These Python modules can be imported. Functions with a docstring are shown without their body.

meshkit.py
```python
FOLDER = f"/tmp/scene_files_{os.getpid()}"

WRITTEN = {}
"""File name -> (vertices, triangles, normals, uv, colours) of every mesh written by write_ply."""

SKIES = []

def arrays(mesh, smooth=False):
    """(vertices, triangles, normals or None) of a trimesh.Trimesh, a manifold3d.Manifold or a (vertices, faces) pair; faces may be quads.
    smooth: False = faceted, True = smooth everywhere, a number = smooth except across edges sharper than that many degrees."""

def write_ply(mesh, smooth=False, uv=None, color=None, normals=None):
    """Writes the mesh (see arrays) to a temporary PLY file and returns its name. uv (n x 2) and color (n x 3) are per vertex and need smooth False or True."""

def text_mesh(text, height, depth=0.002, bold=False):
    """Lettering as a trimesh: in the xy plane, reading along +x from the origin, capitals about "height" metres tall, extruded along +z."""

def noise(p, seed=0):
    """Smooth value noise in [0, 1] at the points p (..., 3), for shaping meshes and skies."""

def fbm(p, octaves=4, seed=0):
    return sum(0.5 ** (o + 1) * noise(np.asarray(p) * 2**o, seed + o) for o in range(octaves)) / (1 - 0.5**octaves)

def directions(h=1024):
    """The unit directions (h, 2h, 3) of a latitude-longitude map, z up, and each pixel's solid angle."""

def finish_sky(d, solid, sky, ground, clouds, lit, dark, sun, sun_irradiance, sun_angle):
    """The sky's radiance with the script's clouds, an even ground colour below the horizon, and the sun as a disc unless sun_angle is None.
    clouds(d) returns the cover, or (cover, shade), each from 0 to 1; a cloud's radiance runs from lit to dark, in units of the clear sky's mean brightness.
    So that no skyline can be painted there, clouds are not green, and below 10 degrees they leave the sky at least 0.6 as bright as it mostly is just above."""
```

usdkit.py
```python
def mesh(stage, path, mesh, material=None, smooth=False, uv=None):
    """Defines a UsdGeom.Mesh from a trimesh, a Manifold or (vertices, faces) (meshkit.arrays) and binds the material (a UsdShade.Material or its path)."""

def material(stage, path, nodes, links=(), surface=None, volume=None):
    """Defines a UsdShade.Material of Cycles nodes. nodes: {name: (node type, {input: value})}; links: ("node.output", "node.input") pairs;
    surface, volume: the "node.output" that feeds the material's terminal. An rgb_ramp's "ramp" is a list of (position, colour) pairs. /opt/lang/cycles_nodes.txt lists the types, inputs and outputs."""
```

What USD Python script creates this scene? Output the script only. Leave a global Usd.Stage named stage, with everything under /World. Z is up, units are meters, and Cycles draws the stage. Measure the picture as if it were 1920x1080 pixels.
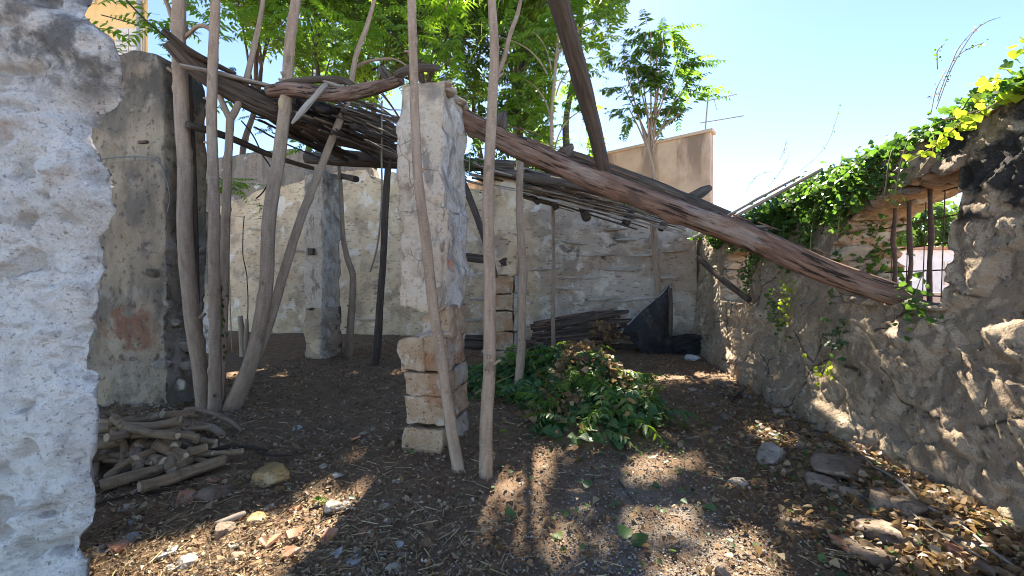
import math, random
import numpy as np
import trimesh
import manifold3d as m3
import usdkit, meshkit
from pxr import Usd, UsdGeom, UsdLux, UsdShade, Sdf, Gf, Vt

stage = Usd.Stage.CreateInMemory()
UsdGeom.SetStageUpAxis(stage, 'Z')
UsdGeom.SetStageMetersPerUnit(stage, 1.0)
W = UsdGeom.Xform.Define(stage, '/World')
stage.SetDefaultPrim(W.GetPrim())
UsdGeom.Scope.Define(stage, '/World/Looks')

# ------------------------------------------------------------------ camera, sky, sun, exposure
EYE, FPX, HOR = 1.55, 760.0, 523.0
EXPOSURE = 2.62
SUN_AZ, SUN_EL = math.radians(7.8), math.radians(46.0)
SUN_INT, SKY_STR = 1.25, 0.060
cam = UsdGeom.Camera.Define(stage, '/World/camera')
cam.CreateHorizontalApertureAttr(36.0)
cam.CreateVerticalApertureAttr(20.25)
cam.CreateFocalLengthAttr(FPX * 36 / 1920)
cam.CreateVerticalApertureOffsetAttr(-(540 - HOR) * 36 / 1920)
cam.CreateClippingRangeAttr(Gf.Vec2f(0.05, 5000))
cam.CreateExposureAttr(EXPOSURE)
cam.AddTranslateOp().Set(Gf.Vec3d(0, 0, EYE))
cam.AddRotateXYZOp().Set(Gf.Vec3f(90, 0, 0))

dome = UsdLux.DomeLight.Define(stage, '/World/sky')
dome.GetPrim().SetCustomDataByKey('kind', 'structure')
skym = usdkit.material(stage, '/World/Looks/sky_look', {
    's': ('sky_texture', {'sky_type': 'single_scattering', 'sun_disc': False, 'sun_elevation': SUN_EL, 'sun_rotation': SUN_AZ,
                          'air_density': 0.7, 'aerosol_density': 0.12, 'ozone_density': 1.3, 'altitude': 50.0}),
    'b': ('background_shader', {'strength': SKY_STR})}, [('s.color', 'b.color')], surface='b.background')
UsdShade.MaterialBindingAPI.Apply(dome.GetPrim()).Bind(skym)
sun = UsdLux.DistantLight.Define(stage, '/World/sun')
sun.CreateIntensityAttr(SUN_INT)
sun.CreateAngleAttr(0.5)
sun.CreateNormalizeAttr(True)
sun.CreateColorAttr(Gf.Vec3f(1.0, 0.90, 0.74))
S = np.array([math.sin(SUN_AZ) * math.cos(SUN_EL), math.cos(SUN_AZ) * math.cos(SUN_EL), math.sin(SUN_EL)])
_m = Gf.Matrix4d().SetRotate(Gf.Rotation(Gf.Vec3d(0, 0, 1), Gf.Vec3d(*S)))
sun.AddTransformOp().Set(_m)

# ------------------------------------------------------------------ helpers
RNG = np.random.default_rng(7)
random.seed(7)
PHI = math.radians(11.9)
CU, SU = math.cos(PHI), math.sin(PHI)


def uv(u, v, z=None):
    """building axes (u to the right along the walls, v away) -> world"""
    x, y = u * CU + v * SU, -u * SU + v * CU
    return np.array([x, y]) if z is None else np.array([x, y, z])


def uvmesh(p):
    p = np.asarray(p, float)
    return np.stack([p[:, 0] * CU + p[:, 1] * SU, -p[:, 0] * SU + p[:, 1] * CU, p[:, 2]], 1)


def at(px, py, Y):
    return np.array([(px - 960) / FPX * Y, Y, EYE - (py - HOR) / FPX * Y])


def sstep(a, b, x):
    t = np.clip((x - a) / (b - a), 0, 1)
    return t * t * (3 - 2 * t)


noise, fbm = meshkit.noise, meshkit.fbm


def vn(p, scale, seed=0, oct=2):
    return np.stack([fbm(np.asarray(p) * scale + 17.3 * k, oct, seed + 11 * k) for k in range(3)], -1) * 2 - 1


def wall_lean(v, z):
    """the right wall is battered and bends outwards at its near end"""
    return .12 * np.maximum(z, 0) - .115 + .03 * np.maximum(0, 3.2 - v)


def gz(x, y):
    """height of the ground"""
    x, y = np.asarray(x, float), np.asarray(y, float)
    p = np.stack([x, y, 0 * x], -1)
    far = np.clip((np.hypot(x, y - 5) - 14) / 20, 0, 1)
    h = (fbm(p * 0.9, 3, 3) - 0.5) * 0.10 + (fbm(p * 4.0, 3, 4) - 0.5) * 0.035
    h += 0.10 * np.exp(-(((x + 3.4) / 1.3) ** 2 + ((y - 4.1) / 0.9) ** 2))
    u, v = x * CU - y * SU, x * SU + y * CU
    h += 0.16 * np.exp(-((2.2 - u) / 0.55) ** 2) * (u < 2.6) * sstep(6.0, 3.5, v) * (0.6 + 0.8 * noise(p * 2.1, 8))
    h += 0.06 * np.exp(-((u + 1.3) ** 2 + (v - 3.5) ** 2) / 0.5)
    return h * (1 - far) - 0.02


def on_ground(px, py):
    Y = FPX * EYE / (py - HOR)
    for _ in range(12):
        z = float(gz((px - 960) / FPX * Y, Y))
        Y = FPX * (EYE - z) / (py - HOR)
    return at(px, py, Y)


_used = {}


def fresh(parent, name):
    k = (parent, name)
    n = _used.get(k, 0)
    _used[k] = n + 1
    return f'{parent}/{name}' if n == 0 else f'{parent}/{name}_{n:03d}'


import zlib
from scipy.sparse import coo_matrix
from scipy.sparse.csgraph import connected_components
ISLAND = set()


def put(path, v, f, mat, smooth=True, attrs=None):
    if str(mat.GetPath()) in ISLAND:
        f_ = np.asarray(f)
        _, lab = connected_components(coo_matrix((np.ones(len(f_) * 2), (np.r_[f_[:, 0], f_[:, 1]], np.r_[f_[:, 1], f_[:, 2]])), shape=(len(v), len(v))), directed=False)
        r = np.random.default_rng(zlib.crc32(path.encode())).random(lab.max() + 1)
        attrs = dict(attrs or {}, rnd=r[lab])
        smooth = bool(smooth)
    m = usdkit.mesh(stage, path, (np.asarray(v), np.asarray(f)), mat, smooth=smooth)
    if attrs:
        api = UsdGeom.PrimvarsAPI(m)
        for k, a in attrs.items():
            a = np.asarray(a, np.float32)
            if a.ndim == 1:
                api.CreatePrimvar(k, Sdf.ValueTypeNames.FloatArray, 'vertex').Set(Vt.FloatArray.FromNumpy(a))
            else:
                api.CreatePrimvar(k, Sdf.ValueTypeNames.Float3Array, 'vertex').Set(Vt.Vec3fArray.FromNumpy(a))
    return m


class Thing:
    def __init__(s, name, label, cat, loc=(0, 0, 0), group=None, kind=None):
        s.loc = np.array(loc, float)
        s.path = fresh('/World', name)
        x = UsdGeom.Xform.Define(stage, s.path)
        x.AddTranslateOp().Set(Gf.Vec3d(*map(float, s.loc)))
        p = x.GetPrim()
        for k, val in (('label', label), ('category', cat), ('group', group), ('kind', kind or (cat and 'thing'))):
            if val:
                p.SetCustomDataByKey(k, val)

    def part(s, name, vf, mat, smooth=True, attrs=None, parent=None, label=None, kind=None):
        path = fresh(parent or s.path, name)
        v, f = vf[0], vf[1]
        if len(vf) > 2 and attrs is None:
            attrs = vf[2]
        m = put(path, np.asarray(v) - s.loc, f, mat, smooth, attrs)
        if label:
            m.GetPrim().SetCustomDataByKey('label', label)
        if kind:
            m.GetPrim().SetCustomDataByKey('kind', kind)
        return path


def single(name, vf, mat, label=None, cat=None, group=None, kind=None, smooth=True, attrs=None):
    path = fresh('/World', name)
    if len(vf) > 2 and attrs is None:
        attrs = vf[2]
    m = put(path, vf[0], vf[1], mat, smooth, attrs)
    p = m.GetPrim()
    for k, val in (('label', label), ('category', cat), ('group', group), ('kind', kind or (cat and 'thing'))):
        if val:
            p.SetCustomDataByKey(k, val)
    return path


def join(parts):
    V, F, A, o = [], [], {}, 0
    for q in parts:
        V.append(np.asarray(q[0])); F.append(np.asarray(q[1]) + o); o += len(q[0])
        if len(q) > 2:
            for k, a in q[2].items():
                A.setdefault(k, []).append(a)
    out = (np.vstack(V), np.vstack(F))
    return out + ({k: np.concatenate(a) for k, a in A.items()},) if A else out


def normals(v, f):
    n = np.zeros_like(v)
    fn = np.cross(v[f[:, 1]] - v[f[:, 0]], v[f[:, 2]] - v[f[:, 0]])
    for k in range(3):
        np.add.at(n, f[:, k], fn)
    return n / np.maximum(np.linalg.norm(n, axis=1, keepdims=True), 1e-12)


def refine(man, edge):
    m = man.refine_to_length(edge).to_mesh()
    return np.array(m.vert_properties[:, :3], float), np.array(m.tri_verts, int)


def box(u0, u1, v0, v1, z0, z1):
    return m3.Manifold.cube((u1 - u0, v1 - v0, z1 - z0)).translate((u0, v0, z0))


def extrude_uz(poly, v0, v1):
    """polygon in (u, z) pushed from v0 to v1"""
    m = m3.Manifold.extrude(m3.CrossSection([np.array(poly, float)], m3.FillRule.NonZero), v1 - v0)
    # (u, z, w) -> (u, v, z)
    return m.transform(np.array([[1, 0, 0, 0], [0, 0, -1, v1], [0, 1, 0, 0]], float))


def catmull(P, n):
    P = np.asarray(P, float)
    if len(P) == 2:
        t = np.linspace(0, 1, n)[:, None]
        return P[0] * (1 - t) + P[1] * t
    from scipy.interpolate import PchipInterpolator
    d = np.r_[0, np.cumsum(np.linalg.norm(np.diff(P[:, :3], axis=0), axis=1))]
    return PchipInterpolator(d, P)(np.linspace(0, d[-1], n))


def tube(pts, radii, seg=10, n=None, lump=0.06, fibre=0.0, wob=0.0, seed=0, caps=True, flat=1.0, knots=0):
    """a limb or log through pts; radii per point. attrs fib = seamless grain coordinate"""
    pts = np.asarray(pts, float)
    radii = np.full(len(pts), radii, float) if np.ndim(radii) == 0 else np.asarray(radii, float)
    L = np.linalg.norm(np.diff(pts, axis=0), axis=1).sum()
    if n is None:
        n = int(np.clip(L / (radii.mean() * 1.3), 4, 90))
    q = catmull(np.c_[pts, radii], n)
    c, r = q[:, :3], np.maximum(q[:, 3], 1e-4)
    d = np.r_[0, np.cumsum(np.linalg.norm(np.diff(c, axis=0), axis=1))]
    if wob:
        w = vn(np.c_[d * 1.3, 0 * d + seed * 3.1, 0 * d], 1.0, seed) * wob
        c = c + w * np.sin(np.pi * np.clip(d / d[-1], 0, 1))[:, None] ** 0.5
    T = np.gradient(c, axis=0)
    T /= np.linalg.norm(T, axis=1, keepdims=True) + 1e-12
    a = np.array([0, 0, 1.0]) if abs(T[0, 2]) < 0.9 else np.array([1.0, 0, 0])
    X = np.zeros_like(c)
    x = np.cross(a, T[0]); x /= np.linalg.norm(x)
    for i in range(n):
        x = x - T[i] * (x @ T[i]); x /= np.linalg.norm(x)
        X[i] = x
    Yv = np.cross(T, X)
    th = np.linspace(0, 2 * np.pi, seg, endpoint=False)
    ct, st = np.cos(th), np.sin(th)
    fib = np.stack([np.broadcast_to(ct[None] * 0.5, (n, seg)), np.broadcast_to(st[None] * 0.5, (n, seg)), np.broadcast_to((d / (2 * r.mean()))[:, None], (n, seg))], -1)
    k = 1 + lump * 2 * (fbm(fib * [1.2, 1.2, 0.5] + seed * 7.7, 2, seed) - 0.5)
    if fibre:
        k = k + fibre * 2 * (fbm(fib * [7, 7, 0.35] + seed * 3.3, 2, seed + 5) - 0.5)
    if knots:
        gk = np.random.default_rng(seed + 77)
        for _ in range(int(knots * d[-1])):
            dk, tk, wk = gk.uniform(0, d[-1]), gk.uniform(0, 6.283), gk.uniform(.5, 1.1)
            dth = np.angle(np.exp(1j * (th - tk)))
            k = k + gk.uniform(.12, .38) * np.exp(-((d[:, None] - dk) / (wk * .8 * r.mean())) ** 2 - (dth[None] / (.55 * wk)) ** 2)
        for _ in range(int(knots * .7 * d[-1])):
            k = k + gk.uniform(.02, .07) * np.exp(-((d[:, None] - gk.uniform(0, d[-1])) / .02) ** 2)
    R = r[:, None] * k
    v = c[:, None] + R[..., None] * (X[:, None] * ct[None, :, None] + flat * Yv[:, None] * st[None, :, None])
    v = v.reshape(-1, 3)
    i, j = np.meshgrid(np.arange(n - 1), np.arange(seg), indexing='ij')
    a0, a1 = i * seg + j, i * seg + (j + 1) % seg
    f = np.concatenate([np.stack([a0, a1, a1 + seg], -1).reshape(-1, 3), np.stack([a0, a1 + seg, a0 + seg], -1).reshape(-1, 3)])
    fb = (fib * r.mean() * 2).reshape(-1, 3) + seed * 1.37
    if caps:
        v = np.vstack([v, c[0], c[-1]]); o = n * seg
        jj = np.arange(seg)
        f = np.vstack([f, np.stack([np.full(seg, o), (jj + 1) % seg, jj], -1), np.stack([np.full(seg, o + 1), o - seg + jj, o - seg + (jj + 1) % seg], -1)])
        fb = np.vstack([fb, fb[:1], fb[-1:]])
    return v, f, {'fib': fb}


def disc(c, nrm, r, seg=9, lift=0.002):
    nrm = np.asarray(nrm, float) / np.linalg.norm(nrm)
    a = np.array([0, 0, 1.0]) if abs(nrm[2]) < 0.9 else np.array([1.0, 0, 0])
    x = np.cross(a, nrm); x /= np.linalg.norm(x); y = np.cross(nrm, x)
    th = np.linspace(0, 2 * np.pi, seg, endpoint=False)
    ring = c + nrm * lift + r * (np.cos(th)[:, None] * x + np.sin(th)[:, None] * y)
    v = np.vstack([ring, [c + nrm * (lift + r * 0.06)]])
    return v, np.stack([np.arange(seg), (np.arange(seg) + 1) % seg, np.full(seg, seg)], -1)


def rock(c, size, seed, sub=3, rot=None, planes=9, tilt=0.25):
    """a broken stone: flat faces cut by planes, pitted and chipped"""
    g = np.random.default_rng(seed)
    s = trimesh.creation.icosphere(sub)
    d = np.array(s.vertices)
    n = np.vstack([g.normal(size=(planes, 3)), [[0, 0, 1], [0, 0, -1]]]); n /= np.linalg.norm(n, axis=1, keepdims=True)
    h = np.r_[g.uniform(0.55, .95, planes), g.uniform(.6, .9), .8]
    q = d @ n.T
    r = np.min(np.where(q > 1e-3, h / np.maximum(q, 1e-3), 9.0), axis=1)
    r = np.minimum(r, 1.15) * (1 + 0.22 * (fbm(d * 1.9 + seed * 1.7, 3, seed % 97) - 0.5) + .10 * (fbm(d * 6.5 + seed, 2, seed % 89) - .5))
    v = d * r[:, None] * np.asarray(size)
    a = g.uniform(0, 6.28) if rot is None else rot
    v = v @ trimesh.transformations.euler_matrix(g.uniform(-tilt, tilt), g.uniform(-tilt, tilt), a)[:3, :3].T
    return v + np.asarray(c), np.array(s.faces)


def cards(P, A, N, L, w=0.5, fold=0.12, curl=0.15):
    """leaves: six corners, folded along the midrib, drooping at the tip. P base, A tip direction, N normal, L length"""
    P, A, N = (np.asarray(x, float) for x in (P, A, N))
    L = np.broadcast_to(np.asarray(L, float), (len(P),))[:, None]
    A = A / (np.linalg.norm(A, axis=1, keepdims=True) + 1e-9)
    B = np.cross(N, A); B /= np.linalg.norm(B, axis=1, keepdims=True) + 1e-9
    N = np.cross(A, B)
    ww = np.broadcast_to(np.asarray(w, float), (len(P),))[:, None]
    pts = []
    for (a, b, n) in ((0, 0, 0), (.22, .46, fold), (.62, .36, fold * .8 - curl * .35), (1, 0, -curl), (.62, -.36, fold * .8 - curl * .35), (.22, -.46, fold)):
        pts.append(P + L * (a * A + 2 * ww * b * B + n * N))
    v = np.stack(pts, 1).reshape(-1, 3)
    o = (np.arange(len(P)) * 6)[:, None, None]
    f = (o + np.array([[0, 4, 5], [0, 3, 4], [0, 2, 3], [0, 1, 2]])[None]).reshape(-1, 3)
    return v, f


def roundleaves(P, A, N, L, w=0.8, cup=0.10, curl=0.12, seed=0):
    """broad lobed leaves: a ring of twelve points round the midrib, waved and cupped"""
    g = np.random.default_rng(seed)
    P, A, N = (np.asarray(x, float) for x in (P, A, N))
    n = len(P)
    L = np.broadcast_to(np.asarray(L, float), (n,))[:, None]
    A = A / (np.linalg.norm(A, axis=1, keepdims=True) + 1e-9)
    B = np.cross(N, A); B /= np.linalg.norm(B, axis=1, keepdims=True) + 1e-9
    N = np.cross(A, B)
    ring = [(0.06, 0), (-.06, .20), (.10, .44), (.36, .50), (.60, .36), (.80, .20), (1.0, 0), (.80, -.20), (.60, -.36), (.36, -.50), (.10, -.44), (-.06, -.20)]
    pts = [P + L * (.42 * A)]
    for a, b in ring:
        z = cup * (abs(b) * 2) ** 1.5 - curl * max(0, a) ** 2 + g.normal(0, .035, (n, 1))
        pts.append(P + L * (a * A + w * b * B + z * N))
    v = np.stack(pts, 1).reshape(-1, 3)
    o = (np.arange(n) * 13)[:, None, None]
    k = np.arange(12)
    f = (o + np.stack([np.zeros(12, int), 1 + k, 1 + (k + 1) % 12], -1)[None]).reshape(-1, 3)
    return v, f


def fronds(B, D, L, pairs=7, leaf=0.24, seed=0, droop=0.35, width=0.21, gaps=True, ground_only=False):
    """compound leaves: B base points, D directions, L lengths. one mesh of leaflets and thin rachises"""
    g = np.random.default_rng(seed)
    B, D = np.asarray(B, float), np.asarray(D, float)
    n = len(B)
    D = D / np.linalg.norm(D, axis=1, keepdims=True)
    L = np.broadcast_to(np.asarray(L, float), (n,))
    up = np.array([0, 0, 1.0])
    side = np.cross(D, up); side /= np.linalg.norm(side, axis=1, keepdims=True) + 1e-9
    dr = droop * g.uniform(0.5, 1.5, n)
    P, A, N, LL = [], [], [], []
    for k in range(pairs):
        t = 0.18 + 0.80 * k / (pairs - 1)
        p = B + (D * t - up * (dr * t * t)[:, None]) * L[:, None]
        tan = D - up * (2 * dr * t)[:, None]
        tan /= np.linalg.norm(tan, axis=1, keepdims=True)
        nn = np.cross(side, tan)
        prof = 1.0 - 0.55 * abs(t - 0.42) / 0.58
        for s in (-1, 1):
            a = side * s + tan * (0.35 + 0.5 * t) - nn * g.uniform(0.05, 0.5, n)[:, None] + g.normal(0, 0.12, (n, 3))
            P.append(p); A.append(a); N.append(nn + g.normal(0, 0.25, (n, 3))); LL.append(L * leaf * prof * g.uniform(0.8, 1.15, n))
    P, A, N, LL = np.vstack(P), np.vstack(A), np.vstack(N), np.concatenate(LL)
    if gaps:
        An = A / np.linalg.norm(A, axis=1, keepdims=True) * LL[:, None]
        k = ~(blocks_light(P + An * .1, ground_only) | blocks_light(P + An * .4, ground_only) | blocks_light(P + An * .7, ground_only) | blocks_light(P + An, ground_only))
        P, A, N, LL = P[k], A[k], N[k], LL[k]
    v, f = cards(P, A, N, LL, w=width, fold=0.04, curl=0.18)
    rv, rf = [], []
    ts = np.array([0, 0.5, 1.0])
    for t in ts:
        p = B + (D * t - up * (dr * t * t)[:, None]) * L[:, None]
        wd = (0.006 * (1 - 0.7 * t))
        rv += [p - side * wd, p + side * wd]
    rv = np.stack(rv, 1).reshape(-1, 3)
    o = (np.arange(n) * 6)[:, None, None] + len(v)
    rf = (o + np.array([[0, 1, 3], [0, 3, 2], [2, 3, 5], [2, 5, 4]])[None]).reshape(-1, 3)
    return np.vstack([v, rv]), np.vstack([f, rf])


# ------------------------------------------------------------------ materials
def surf(name, ramp, scale=3.0, detail=6, layers=(), bumps=(), rough=0.92, spec=0.2, vec='pos', stretch=None):
    nodes = {'geo': ('geometry', {}), 'p': ('principled_bsdf', {'roughness': rough, 'specular_ior_level': spec})}
    links = []
    src = 'geo.position'
    if vec == 'fib':
        nodes['fibv'] = ('attribute', {'attribute': 'fib'})
        src = 'fibv.vector'

    def vecof(tag, st):
        if st is None:
            return src
        nodes['map' + tag] = ('mapping', {'scale': st})
        links.append((src, f'map{tag}.vector'))
        return f'map{tag}.vector'

    if ramp[0] == 'island':
        nodes['ramp'] = ('rgb_ramp', {'ramp': ramp[1]})
        nodes['rnd'] = ('attribute', {'attribute': 'rnd'})
        links.append(('rnd.fac', 'ramp.fac'))
        ISLAND.add(f'/World/Looks/{name}')
    else:
        nodes['n0'] = ('noise_texture', {'scale': scale, 'detail': detail, 'roughness': 0.62})
        nodes['ramp'] = ('rgb_ramp', {'ramp': ramp})
        links += [(vecof('z0', stretch), 'n0.vector'), ('n0.fac', 'ramp.fac')]
    col = 'ramp.color'
    for i, l in enumerate(layers):
        facs = []
        if 'n' in l:
            sc, lo, hi = l['n']
            nodes[f'ln{i}'] = ('noise_texture', {'scale': sc, 'detail': l.get('detail', 5), 'roughness': 0.6})
            nodes[f'lm{i}'] = ('map_range', {'range_type': 'smoothstep', 'from_min': lo, 'from_max': hi, 'clamp': True})
            links += [(vecof(f'l{i}', l.get('stretch')), f'ln{i}.vector'), (f'ln{i}.fac', f'lm{i}.value')]
            facs.append(f'lm{i}.result')
        if 'v' in l:
            sc, lo, hi = l['v']
            nodes[f'lv{i}'] = ('voronoi_texture', {'scale': sc, 'feature': l.get('feature', 'f1')})
            nodes[f'lw{i}'] = ('map_range', {'range_type': 'smoothstep', 'from_min': lo, 'from_max': hi, 'clamp': True})
            links += [(vecof(f'v{i}', l.get('stretch')), f'lv{i}.vector'), (f'lv{i}.distance', f'lw{i}.value')]
            facs.append(f'lw{i}.result')
        if 'attr' in l:
            an, lo, hi = l['attr']
            nodes[f'la{i}'] = ('attribute', {'attribute': an})
            nodes[f'lb{i}'] = ('map_range', {'range_type': 'smoothstep', 'from_min': lo, 'from_max': hi, 'clamp': True})
            links += [(f'la{i}.fac', f'lb{i}.value')]
            facs.append(f'lb{i}.result')
        nodes[f'mx{i}'] = ('mix_color', {'b': l['c'], 'fac': l.get('amt', 1.0)})
        cur = None
        amt = l.get('amt', 1.0)
        for k, fname in enumerate(facs):
            nd = f'mu{i}_{k}'
            nodes[nd] = ('math', {'math_type': 'multiply', 'value2': amt if k == 0 else 1.0})
            links.append((fname, f'{nd}.value1'))
            if cur:
                links.append((cur, f'{nd}.value2'))
            cur = f'{nd}.value'
        if cur:
            links.append((cur, f'mx{i}.fac'))
        links.append((col, f'mx{i}.a'))
        col = f'mx{i}.result'
    links.append((col, 'p.base_color'))
    prev = None
    for i, b in enumerate(bumps):
        kind, sc, st, dist = b[:4]
        if kind == 'n':
            nodes[f'bt{i}'] = ('noise_texture', {'scale': sc, 'detail': 6, 'roughness': 0.65})
            out = f'bt{i}.fac'
        else:
            nodes[f'bt{i}'] = ('voronoi_texture', {'scale': sc})
            out = f'bt{i}.distance'
        links.append((vecof(f'b{i}', b[4] if len(b) > 4 else None), f'bt{i}.vector'))
        nodes[f'bp{i}'] = ('bump', {'strength': st, 'distance': dist})
        links.append((out, f'bp{i}.height'))
        if prev:
            links.append((prev, f'bp{i}.normal'))
        prev = f'bp{i}.normal'
    if prev:
        links.append((prev, 'p.normal'))
    return usdkit.material(stage, f'/World/Looks/{name}', nodes, links, surface='p.BSDF')


def leafmat(name, ramp, trans=0.5, tcol=(0.35, 0.55, 0.05), rough=0.45):
    nodes = {'geo': ('geometry', {}), 'ramp': ('rgb_ramp', {'ramp': ramp}),
             'tm': ('mix_color', {'blend_type': 'mix', 'fac': 0.72, 'b': tcol}),
             'p': ('principled_bsdf', {'roughness': rough, 'specular_ior_level': 0.35}),
             't': ('translucent_bsdf', {}), 'm': ('mix_closure', {'fac': trans})}
    nodes['rnd'] = ('attribute', {'attribute': 'rnd'})
    ISLAND.add(f'/World/Looks/{name}')
    links = [('rnd.fac', 'ramp.fac'), ('ramp.color', 'p.base_color'), ('ramp.color', 'tm.a'), ('tm.result', 't.color'),
             ('p.BSDF', 'm.closure1'), ('t.BSDF', 'm.closure2')]
    return usdkit.material(stage, f'/World/Looks/{name}', nodes, links, surface='m.closure')


M = {}
M['whitewash'] = surf('whitewash', [(.25, (.54, .54, .53)), (.5, (.67, .67, .66)), (.75, (.76, .76, .75))], 4.0, layers=[
    dict(c=(.42, .41, .39), n=(9, .52, .68), amt=.5),
    dict(c=(.40, .38, .36), n=(26, .52, .66), amt=.7, stretch=(.6, .6, 1.2)),
    dict(c=(.14, .14, .14), n=(55, .58, .68), amt=.7),
    dict(c=(.40, .38, .35), attr=('pit', .3, .9), amt=.65),
    dict(c=(.30, .20, .12), n=(2.6, .58, .70), amt=.6),
    dict(c=(.13, .13, .13), n=(9, .36, .60), attr=('grime', .1, .8), amt=.9),
    dict(c=(.40, .33, .27), n=(5, .55, .7), amt=.35, stretch=(1, 1, 3))],
    bumps=[('n', 6, .5, .05), ('n', 24, 1.0, .05), ('n', 80, 1.0, .020)])
M['shaft'] = surf('shaft_whitewash', [(.2, (.36, .33, .30)), (.5, (.52, .49, .45)), (.8, (.64, .62, .59))], 3.0, layers=[
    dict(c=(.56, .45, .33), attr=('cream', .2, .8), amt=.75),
    dict(c=(.40, .30, .21), n=(3.0, .48, .66), amt=.65),
    dict(c=(.20, .17, .14), n=(6, .53, .64), amt=.8, stretch=(1.4, 1.4, .5)),
    dict(c=(.09, .075, .06), v=(3.2, .020, .0), feature='distance_to_edge', n=(2.3, .48, .56), amt=.8),
    dict(c=(.34, .27, .20), n=(22, .54, .62), amt=.6),
    dict(c=(.26, .23, .20), n=(14, .56, .70), amt=.7, stretch=(1, 1, 1.6)),
    dict(c=(.46, .37, .27), attr=('wear', .35, .7), n=(9, .35, .6), amt=.6),
    dict(c=(.20, .18, .16), n=(5, .42, .62), attr=('grime', .1, .9), amt=.85),
    dict(c=(.10, .09, .08), n=(38, .63, .70), amt=.9)],
    bumps=[('n', 8, .5, .04), ('n', 40, .8, .02), ('n', 130, .5, .006)])
M['oldplaster'] = surf('old_plaster', [(.25, (.27, .20, .13)), (.5, (.40, .31, .21)), (.75, (.48, .39, .28))], 1.8, layers=[
    dict(c=(.13, .115, .095), n=(2.2, .42, .62), amt=.75, stretch=(1, 1, .5)),
    dict(c=(.10, .09, .075), attr=('grime', .2, 1.0), n=(3.5, .30, .60), amt=.9),
    dict(c=(.24, .10, .055), attr=('red', .25, .5), n=(5, .40, .56), amt=.8),
    dict(c=(.55, .52, .48), attr=('pale', .35, .75), n=(6, .35, .6), amt=.8),
    dict(c=(.30, .245, .19), attr=('wear', .4, .7), amt=.6),
    dict(c=(.42, .36, .28), n=(4, .55, .66), amt=.5), dict(c=(.09, .07, .05), n=(11, .55, .66), amt=.7), dict(c=(.07, .06, .05), n=(30, .62, .70), amt=.8)],
    bumps=[('n', 5, .6, .06), ('n', 26, 1.0, .04), ('n', 80, .9, .015)])
M['farplaster'] = surf('far_plaster', [(.25, (.38, .265, .16)), (.5, (.53, .39, .245)), (.75, (.62, .475, .32))], 1.1, layers=[
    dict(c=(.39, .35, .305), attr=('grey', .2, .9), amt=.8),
    dict(c=(.20, .155, .11), n=(1.7, .50, .64), amt=.55, stretch=(1, 1, .8)),
    dict(c=(.60, .54, .45), attr=('grey', .2, .9), n=(3.4, .54, .62), amt=.6),
    dict(c=(.17, .145, .12), attr=('band', .45, .6), amt=.85),
    dict(c=(.09, .08, .07), attr=('band', .45, .6), n=(2.2, .45, .6), amt=.6, stretch=(2.2, 2.2, .25)),
    dict(c=(.30, .21, .14), n=(3.2, .56, .66), amt=.55),
    dict(c=(.33, .25, .18), attr=('wear', .35, .7), amt=.7),
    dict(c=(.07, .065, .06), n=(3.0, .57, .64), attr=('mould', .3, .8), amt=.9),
    dict(c=(.12, .10, .08), n=(9, .58, .64), amt=.75, stretch=(.7, .7, 2.2)),
    dict(c=(.72, .66, .58), n=(2.0, .58, .66), amt=.5)],
    bumps=[('n', 3, .5, .06), ('n', 14, .7, .03, (1, 1, 2)), ('n', 60, .5, .01)])
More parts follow.
